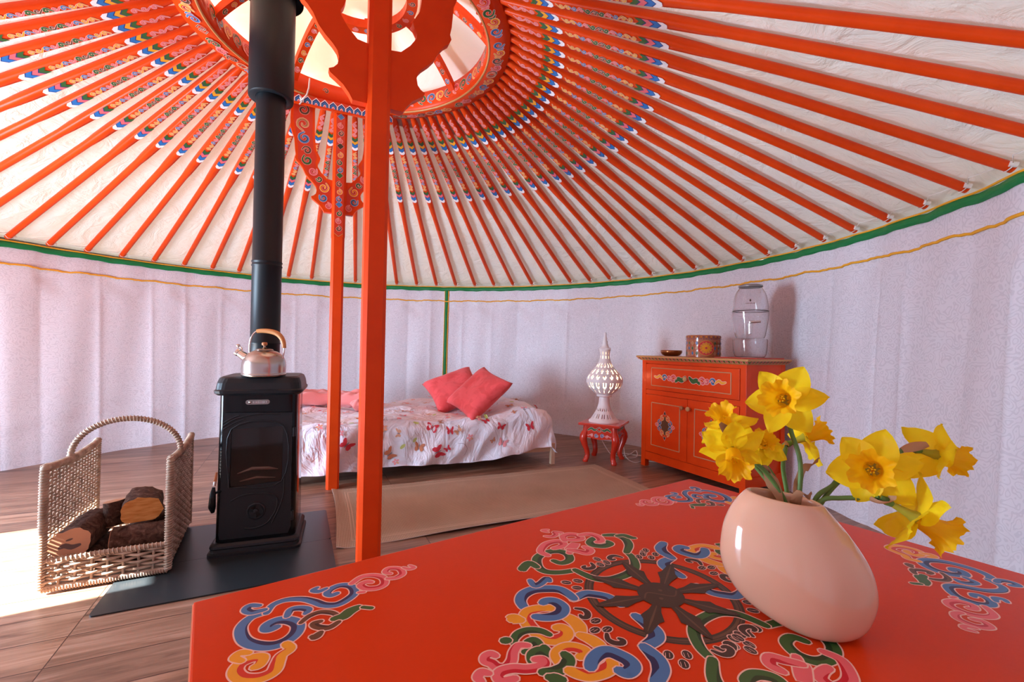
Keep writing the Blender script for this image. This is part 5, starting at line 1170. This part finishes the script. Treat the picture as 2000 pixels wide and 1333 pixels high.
# ================================================================ red stool
SQ = radians(-28)
m = M['lacquer'] = mat('red_lacquer', (0.62, 0.035, 0.014), 0.22, coat=0.4)
stl = thing('stool', 'small red lacquered stool with curved legs and painted scrolls, under the white lamp', 'stool', (0.838, 4.03, 0), SQ)
b = MB(); b.box((0, 0, 0.335), (0.36, 0.36, 0.022), 'lacquer', bev=0.004); b.build('top', stl)
b = MB()
for k in range(4):
    R4 = Matrix.Rotation(k * pi / 2, 3, 'Z')
    poly = [(-0.145, 0.325), (-0.145, 0.235), (-0.10, 0.218), (-0.05, 0.212), (0.0, 0.205), (0.05, 0.212), (0.10, 0.218), (0.145, 0.235), (0.145, 0.325)]
    b.prism(poly, -0.145, -0.133, lambda x, z, t: R4 @ V((x, t, z)), 'lacquer')
    pp = Painter(b, lambda x, z, h: R4 @ V((x, -0.1455 - h, z)), 5e-5, 4e-4)
    for sg in (1, -1):
        pp.stroke([(sg * 0.02, 0.295), (sg * 0.045, 0.287), (sg * 0.07, 0.300), (sg * 0.10, 0.282)], 0.018, 'g', k=4, lw=0.0022); pp.stroke([(sg * 0.0, 0.312), (sg * 0.022, 0.295), (0, 0.275), (sg * -0.01, 0.285)], 0.008, 'n', k=3)
        pp.stroke(curl(sg * 0.026, 0.240, 0.017, 0, 1.2, sg, 8), 0.009, 'b', k=2); pp.stroke(curl(sg * 0.065, 0.240, 0.013, 1, 1.2, -sg, 8), 0.006, 'p', k=2, shade=False); pp.stroke([(sg * 0.08, 0.245), (sg * 0.1, 0.235), (sg * 0.115, 0.243)], 0.005, 'p', k=3, shade=False)
b.build('apron', stl)
for sx in (-1, 1):
    for sy in (-1, 1):
        b = MB(); d = V((sx, sy, 0)).normalized(); rr = []
        for z, off_, r_ in ((0.325, 0.185, 0.022), (0.28, 0.190, 0.026), (0.24, 0.208, 0.034), (0.20, 0.214, 0.034), (0.15, 0.200, 0.029), (0.10, 0.178, 0.024), (0.06, 0.170, 0.022), (0.03, 0.178, 0.024), (0.012, 0.192, 0.026), (0.0, 0.190, 0.022)):
            t_ = V((-d.y, d.x, 0)); c = d * (off_ - 0.01); rr.append([c + (d * sin(a) + t_ * cos(a)) * r_ * 1.0 + V((0, 0, z)) for a in [2 * pi * (k + 0.5) / 8 for k in range(8)]])
        b.loft(rr, 'lacquer'); b.build('leg', stl)

# ================================================================ pierced white lamp
m = M['porcelain'] = mat('white_ceramic', (0.80, 0.76, 0.76), 0.35, spec=0.4)
lp = thing('table_lamp', 'tall white pierced ceramic lamp glowing from inside, standing on the red stool', 'lamp', (0.835, 4.03, 0.3465), 0)
def pierced(b, prof, test, n=96, thick=0.007):
    rows = len(prof); vs = [V((r_ * cos(2 * pi * k / n), r_ * sin(2 * pi * k / n), z)) for r_, z in prof for k in range(n)]; k0 = len(vs)
    vs += [V(((r_ - thick) * cos(2 * pi * k / n), (r_ - thick) * sin(2 * pi * k / n), z)) for r_, z in prof for k in range(n)]
    keep = {}; fs = []
    for i in range(rows - 1):
        for k in range(n): keep[i, k] = not test((k + 0.5) / n, (prof[i][1] + prof[i + 1][1]) / 2)
    for (i, k), v in keep.items():
        k2 = (k + 1) % n; a, b_, c, d = i * n + k, i * n + k2, (i + 1) * n + k2, (i + 1) * n + k
        if v:
            fs.append((a, b_, c, d)); fs.append((k0 + d, k0 + c, k0 + b_, k0 + a))
        else:
            for (ii, kk), (p_, q_) in (((i - 1, k), (a, b_)), ((i + 1, k), (d, c)), ((i, (k - 1) % n), (a, d)), ((i, k2), (b_, c))):
                if keep.get((ii, kk)): fs.append((p_, q_, k0 + q_, k0 + p_))
    b.add(vs, fs, 'porcelain', True)
def finep(pts, dz=0.006):
    out = []; P = catmull(pts, 8); z = P[0][1]
    while z <= P[-1][1]:
        for i in range(len(P) - 1):
            if P[i][1] <= z <= P[i + 1][1]:
                f = (z - P[i][1]) / max(1e-9, P[i + 1][1] - P[i][1]); out.append((P[i][0] + (P[i + 1][0] - P[i][0]) * f, z)); break
        z += dz
    return out
def t_base(u, z):
    f = (u * 12) % 1; g = (u * 12 + 0.5) % 1
    if 0.035 < z < 0.075: x = abs(f - 0.5); return (0.10 + (z - 0.035) * 2.5 < x < 0.22 + (z - 0.035) * 2.5) and z < 0.070
    if 0.095 < z < 0.120: x = abs(g - 0.5); return 0.12 + (z - 0.095) * 4 < x < 0.28 + (z - 0.095) * 5
    return False
b = MB(); pierced(b, finep([(0.135, 0.0), (0.132, 0.012), (0.118, 0.022), (0.092, 0.06), (0.066, 0.11), (0.050, 0.16), (0.046, 0.205), (0.045, 0.222)], 0.005), t_base)
b.lathe([(0.045, 0.218), (0.066, 0.225), (0.068, 0.236), (0.060, 0.242)], 'porcelain', 40, cap=False); b.build('base', lp)
def t_globe(u, z):
    f = (u * 16) % 1
    if 0.262 < z < 0.285: return abs(f - 0.5) < 0.16 and int(u * 32) % 2 == 0
    if 0.295 < z < 0.360:
        t = (z - 0.3275) / 0.0325; return abs(abs(f - 0.5) - 0.17 - 0.10 * t) < 0.075 * sqrt(max(0, 1 - t * t))
    if 0.378 < z < 0.420: t = (z - 0.399) / 0.021; return abs(f - 0.5) < 0.20 * sqrt(max(0, 1 - t * t))
    if 0.430 < z < 0.470: t = (z - 0.45) / 0.02; g = (u * 16 + 0.5) % 1; return abs(g - 0.5) < 0.19 * sqrt(max(0, 1 - t * t))
    if 0.485 < z < 0.520: t = (z - 0.50) / 0.02; return abs(f - 0.5) < 0.22 * sqrt(max(0, 1 - t * t))
    if 0.560 < z < 0.585 or 0.600 < z < 0.625: f8 = (u * 10) % 1; return abs(f8 - 0.5) < 0.16
    return False
b = MB(); gp = finep([(0.060, 0.238), (0.085, 0.255), (0.125, 0.290), (0.153, 0.330), (0.160, 0.365), (0.150, 0.402), (0.122, 0.440), (0.088, 0.478), (0.060, 0.520), (0.046, 0.565), (0.043, 0.600), (0.050, 0.640), (0.053, 0.652)], 0.006)
pierced(b, gp, t_globe, 128); b.build('shade', lp)
b = MB(); b.lathe([(0.053, 0.650), (0.050, 0.658), (0.034, 0.662), (0.030, 0.680), (0.022, 0.700), (0.026, 0.712), (0.016, 0.728), (0.019, 0.742), (0.012, 0.760), (0.014, 0.778), (0.011, 0.795), (0.001, 0.798)], 'porcelain', 28); b.build('finial', lp)
M['bulb'] = mat('lit_bulb', (1, 0.9, 0.7), 0.5, emit=(1.0, 0.72, 0.38), estr=12.0)
b = MB(); b.lathe([(0.010, -0.03), (0.020, -0.02), (0.028, 0.0), (0.022, 0.02), (0.001, 0.028)], 'bulb', 20, (0, 0, 0.325)); bu = b.build('bulb', lp)
b = MB(); b.tube([(0, 0, 0.225), (0, 0, 0.298)], 0.011, 'porcelain', 12); b.build('lamp_holder', lp)
ld = bpy.data.lights.new('lamp_light', 'POINT'); ld.energy = 5; ld.color = (1.0, 0.70, 0.38); ld.shadow_soft_size = 0.03
lo = bpy.data.objects.new('lamp_light', ld); COL.objects.link(lo); lo.location = (0.835, 4.03, 0.3465 + 0.385)
M['flex'] = mat('white_flex', (0.72, 0.66, 0.62), 0.5)
b = MB(); b.tube(catmull([(0.80, 4.10, 0.3), (0.85, 4.22, 0.16), (0.95, 4.20, 0.006), (1.06, 4.10, 0.0055), (1.17, 4.16, 0.0055), (1.20, 4.30, 0.03), (1.12, 4.22, 0.012), (1.02, 4.16, 0.0055), (0.98, 4.22, 0.006), (1.06, 4.28, 0.006), (1.22, 4.20, 0.006), (1.4, 4.15, 0.006)], 8), 0.0042, 'flex', 8)
b.tube(catmull([(1.02, 4.30, 0.13), (1.045, 4.17, 0.10), (1.035, 4.03, 0.035), (1.09, 3.95, 0.0055), (1.2, 4.00, 0.0055), (1.35, 3.95, 0.0055), (1.55, 3.8, 0.0055)], 8), 0.0042, 'flex', 8)
tag(b.build('power_cord'), 'pale lamp cord looping over the floor between the red stool and the cupboard', 'cord')

# ================================================================ orange cupboard
CA = atan2(-0.889, 0.458)
cp = thing('cupboard', 'orange cupboard with painted drawer and doors and an ornamental top edge, right of the lamp', 'cupboard', (1.135, 3.90, 0), CA)
CW, CD, CH = 0.96, 0.43, 0.878   # local x along the front, local y to the back
def fbox(b, x0, x1, y0, y1, z0, z1, m='orange', bev=0.0): b.box(((x0 + x1) / 2, (y0 + y1) / 2, (z0 + z1) / 2), (x1 - x0, y1 - y0, z1 - z0), m, bev=bev)
b = MB(); fbox(b, 0.012, CW - 0.012, 0.02, CD, 0.075, CH)
for x0, x1 in ((0, 0.045), (CW - 0.045, CW)):
    for y0, y1 in ((0, 0.045), (CD - 0.045, CD)): fbox(b, x0, x1, y0, y1, 0, CH, bev=0.002)
fbox(b, 0.045, CW - 0.045, 0.003, 0.03, 0.06, 0.125); fbox(b, 0.045, CW - 0.045, 0.003, 0.03, 0.60, 0.635); fbox(b, 0.045, CW - 0.045, 0.003, 0.03, 0.850, CH)
fbox(b, 0.045, CW - 0.045, CD - 0.03, CD, 0.06, 0.13)
for y0 in (0.0,): fbox(b, CW - 0.006, CW - 0.001, 0.045, CD - 0.045, 0.06, 0.13); fbox(b, CW - 0.006, CW - 0.001, 0.045, CD - 0.045, 0.80, CH)
b.build('body', cp)
b = MB()
b.loft([[V((x, y, z)) for x, y in ((-d, -d), (CW + d, -d), (CW + d, CD + min(d, 0.012)), (-d, CD + min(d, 0.012)))] for z, d in ((0.874, 0.006), (0.878, 0.012), (0.896, 0.033), (0.900, 0.037), (0.909, 0.037), (0.912, 0.034))], 'c_o', smooth=False)
for i in range(56):
    s_ = 0.018; x = -0.03 + i * 0.0185; col = ('c_r', 'c_g')[i % 2]
    for (zz, dd) in ((0.8875, -0.0295),):
        def fq(px, pz, h): return V((px, -0.0125 - (pz - 0.878) * 1.167 - h, pz))
        pp = Painter(b, fq, 4e-5, 9e-4); pp.poly([(x, 0.8955), (x + 0.009, 0.8810), (x + 0.018, 0.8955)], col, 'c_W' if i % 2 == 0 else 'c_K', 0.0014)
for i in range(25):
    y = -0.03 + i * 0.0185; pp = Painter(b, lambda py, pz, h: V((CW + 0.0125 + (pz - 0.878) * 1.167 + h, py, pz)), 4e-5, 9e-4); pp.poly([(y, 0.8955), (y + 0.009, 0.8810), (y + 0.018, 0.8955)], ('c_r', 'c_g')[i % 2], 'c_W' if i % 2 == 0 else 'c_K', 0.0014)
cto = b.build('top', cp); cto['label'] = 'top board with a painted zigzag edge'
M['moulding'] = mat('pale_gold_bead', (0.55, 0.30, 0.15), 0.4); M['knobwood'] = mat('knob_wood', (0.42, 0.16, 0.06), 0.35); M['knobgold'] = mat('knob_gold', (0.62, 0.36, 0.16), 0.4)
def bead(b, x0, x1, z0, z1, y): 
    for P, Q in (((x0, z0), (x1, z0)), ((x0, z1), (x1, z1)), ((x0, z0), (x0, z1)), ((x1, z0), (x1, z1))): b.tube([(P[0], y, P[1]), (Q[0], y, Q[1])], 0.0042, 'moulding', 6)
# drawer
b = MB(); fbox(b, 0.049, CW - 0.049, -0.002, 0.019, 0.640, 0.846, bev=0.002); fbox(b, 0.115, CW - 0.115, -0.006, -0.002, 0.676, 0.812); bead(b, 0.112, CW - 0.112, 0.673, 0.815, -0.003)
pp = Painter(b, lambda x, z, h: V((x, -0.006 - h, z)), 6e-5, 5e-4); mx_ = CW / 2
for sg in (1, -1):
    pp.stroke([(mx_ + sg * 0.02, 0.760), (mx_ + sg * 0.05, 0.735), (mx_ + sg * 0.085, 0.742), (mx_ + sg * 0.11, 0.722)], 0.034, 'g', k=5, lw=0.003); pp.stroke([(mx_ + sg * 0.105, 0.745), (mx_ + sg * 0.13, 0.765), (mx_ + sg * 0.158, 0.745), (mx_ + sg * 0.14, 0.722), (mx_ + sg * 0.122, 0.735)], 0.016, 'p', k=5, lw=0.003)
    pp.stroke(curl(mx_ + sg * 0.175, 0.745, 0.022, pi if sg > 0 else 0, 1.1, sg, 8), 0.012, 'p', k=3, lw=0.0025); pp.stroke(curl(mx_ + sg * 0.225, 0.742, 0.026, pi if sg > 0 else 0, 1.1, -sg, 8), 0.015, 'b', k=3, lw=0.003)
    pp.stroke([(mx_ + sg * 0.245, 0.735), (mx_ + sg * 0.275, 0.755), (mx_ + sg * 0.30, 0.742), (mx_ + sg * 0.33, 0.748)], 0.018, 'y', k=4, lw=0.003)
drw = b.build('drawer', cp)
def knob(parent, x, z, mm, label=None):
    b = MB(); b.lathe([(0.006, 0), (0.007, 0.012), (0.015, 0.020), (0.0175, 0.028), (0.014, 0.035), (0.004, 0.037)], mm, 20, (x, -0.0055, z), axis=(0, -1, 0)); o = b.build('knob', parent)
knob(drw, mx_, 0.748, 'knobgold')
for k, (x0, x1) in enumerate(((0.049, mx_ - 0.002), (mx_ + 0.002, CW - 0.049))):
    b = MB(); fbox(b, x0, x1, -0.002, 0.019, 0.129, 0.596, bev=0.002); fbox(b, x0 + 0.072, x1 - 0.072, -0.005, -0.002, 0.195, 0.530); bead(b, x0 + 0.068, x1 - 0.068, 0.191, 0.534, -0.003)
    pp = Painter(b, lambda x, z, h: V((x, -0.005 - h, z)), 6e-5, 5e-4); cx, cz = (x0 + x1) / 2, 0.365
    pp.poly([(cx - 0.055, cz), (cx, cz + 0.075), (cx + 0.055, cz), (cx, cz - 0.075)], 'c_n', 'c_o', 0.006)
    for sx in (1, -1):
        for sz in (1, -1):
            pp.stroke(curl(cx + sx * 0.026, cz + sz * 0.058, 0.022, pi / 2 * sz, 1.1, sx * sz * -1, 8), 0.009, 'y', k=3, lw=0.002); pp.stroke(curl(cx + sx * 0.052, cz + sz * 0.022, 0.022, pi / 2 * sz, 1.0, sx * sz * -1, 8), 0.013, 'b', k=3, lw=0.002)
    for sg in (1, -1):
        pp.stroke([(cx + sg * 0.07, cz + 0.012), (cx + sg * 0.095, cz), (cx + sg * 0.07, cz - 0.012)], 0.012, 'p', k=4, lw=0.003); pp.poly([(cx - 0.014, cz + sg * 0.088), (cx, cz + sg * 0.115), (cx + 0.014, cz + sg * 0.088)], 'c_K', 'c_w', 0.004)
    d_ = b.build('door', cp)
    knob(d_, x1 - 0.028 if k == 0 else x0 + 0.028, 0.530, 'knobwood' if k == 0 else 'knobgold')
def cl(x, y, z=0.0):
    P = Matrix.Rotation(CA, 3, 'Z') @ V((x, y, 0)); return V((1.135 + P.x, 3.90 + P.y, z))
cp.scale = (1.02, 1.0, 1.035)
ZT = 0.9125 * 1.035
M['brass'] = mat('aged_brass', (0.34, 0.13, 0.05), 0.25, 0.9)
b = MB(); b.lathe([(0.0, 0), (0.05, 0), (0.072, 0.008), (0.088, 0.028), (0.090, 0.045), (0.086, 0.050), (0.083, 0.050), (0.084, 0.040), (0.068, 0.014), (0.0, 0.010)], 'brass', 40, cap=False); bw = b.build('bowl'); bw.location = cl(0.115, 0.22, ZT); tag(bw, 'small dark brass bowl at the left end of the cupboard top', 'bowl')
# painted round box
M['boxwood'] = mat('painted_box_ground', (0.46, 0.14, 0.05), 0.2, coat=0.5)
bx = thing('painted_box', 'round painted box with a red and gold flower medallion on the cupboard top', 'box', cl(0.445, 0.22, ZT), 0)
b = MB(); RB = 0.128; b.lathe([(RB, 0), (RB, 0.150)], 'boxwood', 64); AM = atan2(-3.6, -1.52) + 0.16
pp = Painter(b, lambda x, z, h: V(((RB + h) * cos(AM + x / RB), (RB + h) * sin(AM + x / RB), z)), 6e-5, 6e-4)
for k in range(-9, 10):
    x = k * 0.034
    if abs(x) > 0.062:
        for zz in (0.03, 0.07, 0.11): pp.poly([(x - 0.010, zz), (x, zz + 0.017), (x + 0.010, zz), (x, zz - 0.017)], ('c_b', 'c_g', 'c_o')[(k + int(zz * 25)) % 3], 'c_w', 0.0016)
    else:
        pass
def disc(x, z, r_, mm, n=28, wav=0.0, nw=0):
    pts = [(x + r_ * (1 + wav * cos(nw * t)) * cos(t), z + r_ * (1 + wav * cos(nw * t)) * sin(t)) for t in [2 * pi * k / n for k in range(n)]]
    h = pp.h; c = pp.fn(x, z, h); vs = [c] + [pp.fn(a_, b_, h) for a_, b_ in pts]; pp.mb.add(vs, [(0, i + 1, (i + 1) % n + 1) for i in range(n)], mm); pp.h += pp.step * 4
for r_, mm, wv_ in ((0.058, 'c_y', 0), (0.055, 'c_r', 0), (0.043, 'c_y', 0.10), (0.038, 'c_5', 0.10), (0.033, 'c_y', 0.18), (0.008, 'c_r', 0)): disc(0, 0.072, r_, mm, 72, wv_, 12)
for zz in (0.143,):
    for k in range(-14, 15): pp.ell(k * 0.018, zz, 0.005, 0.003, 0, 'c_v', 6)
b.build('box_body', bx)
b = MB(); b.lathe([(RB + 0.003, 0.1505), (RB + 0.003, 0.168), (RB - 0.004, 0.173), (0.001, 0.174)], 'boxwood', 64)
pp = Painter(b, lambda x, z, h: V(((RB + 0.003 + h) * cos(AM + x / RB), (RB + 0.003 + h) * sin(AM + x / RB), z)), 6e-5, 6e-4)
for k in range(-16, 17): pp.poly([(k * 0.018 - 0.006, 0.155), (k * 0.018, 0.165), (k * 0.018 + 0.006, 0.155)], 'c_v' if k % 2 else 'c_y')
b.build('lid', bx)
# board under the dispenser
M['redboard'] = mat('red_board', (0.55, 0.07, 0.04), 0.4)
b = MB(); b.box((0, 0, 0.0045), (0.34, 0.30, 0.009), 'redboard', bev=0.003); o = b.build('serving_board'); o.location = cl(0.835, 0.225, ZT - 0.0005); o.rotation_euler = (0, 0, CA); tag(o, 'thin red board under the glass drink dispenser', 'board')
# glass dispenser
m = M['glass'] = mat('clear_glass', (0.97, 0.98, 1.0), 0.02, trans=1.0, ior=1.45, spec=0.5)
# let daylight through as real thin glass
gd = thing('drink_dispenser', 'clear glass drink dispenser with metal tap and lid, right end of the cupboard top', 'drink dispenser', cl(0.845, 0.225, ZT + 0.0092), 0)
def shell(b, prof, th, m='glass', n=48):
    P = catmull(prof, 4); inn = [(max(0.0005, r_ - th), z + (th if i == 0 else 0)) for i, (r_, z) in enumerate(P)]
    b.lathe(P + inn[::-1], m, n, cap=False)
b = MB(); shell(b, [(0.092, 0.0), (0.105, 0.02), (0.112, 0.07), (0.114, 0.115), (0.112, 0.130), (0.100, 0.134)], 0.004); b.build('stand', gd)
b = MB(); shell(b, [(0.001, 0.138), (0.080, 0.138), (0.096, 0.148), (0.105, 0.19), (0.117, 0.27), (0.121, 0.335)], 0.004); b.build('jar', gd)
b = MB(); shell(b, [(0.121, 0.337), (0.117, 0.350), (0.112, 0.40), (0.098, 0.46), (0.078, 0.495), (0.072, 0.505)], 0.003); b.build('shoulder', gd)
b = MB(); b.lathe([(0.001, 0.506), (0.076, 0.506), (0.080, 0.510), (0.078, 0.520), (0.060, 0.526), (0.001, 0.528)], 'grey', 40); b.build('lid', gd)
tv = V((-1.742, -3.25, 0)).normalized(); sd_ = V((-tv.y, tv.x, 0))
b = MB(); q = tv * 0.104; b.tube([q + V((0, 0, 0.225)), q + tv * 0.045 + V((0, 0, 0.225))], 0.015, 'chrome', 12); b.tube([q + tv * 0.040 + V((0, 0, 0.235)), q + tv * 0.045 + V((0, 0, 0.165))], [0.017, 0.012], 'chrome', 12); b.tube([q + tv * 0.045 + V((0, 0, 0.240)), q + tv * 0.045 + sd_ * 0.0 + V((0, 0, 0.252))], 0.010, 'chrome', 10); b.tube([q + tv * 0.045 + V((0, 0, 0.247)), q + tv * 0.04 + sd_ * 0.065 + V((0, 0, 0.252))], [0.010, 0.008], 'chrome', 10); b.build('tap', gd)
b = MB(); RQ = 0.1135
pp = Painter(b, lambda x, z, h: V(((RQ + h) * cos(atan2(tv.y, tv.x) + x / RQ), (RQ + h) * sin(atan2(tv.y, tv.x) + x / RQ), z)), 6e-5, 2e-3)
pp.poly([(-0.006, 0.400), (0.0, 0.392), (0.006, 0.400), (0.003, 0.409), (0.0, 0.413), (-0.003, 0.409)], 'c_K'); 
for k in range(9): pp.poly([(-0.030 + k * 0.0068, 0.380), (-0.0255 + k * 0.0068, 0.380), (-0.0255 + k * 0.0068, 0.3835 + (k % 3) * 0.001), (-0.030 + k * 0.0068, 0.3835 + (k % 3) * 0.001)], 'c_n')
e_ = b.build('etched_mark', gd)
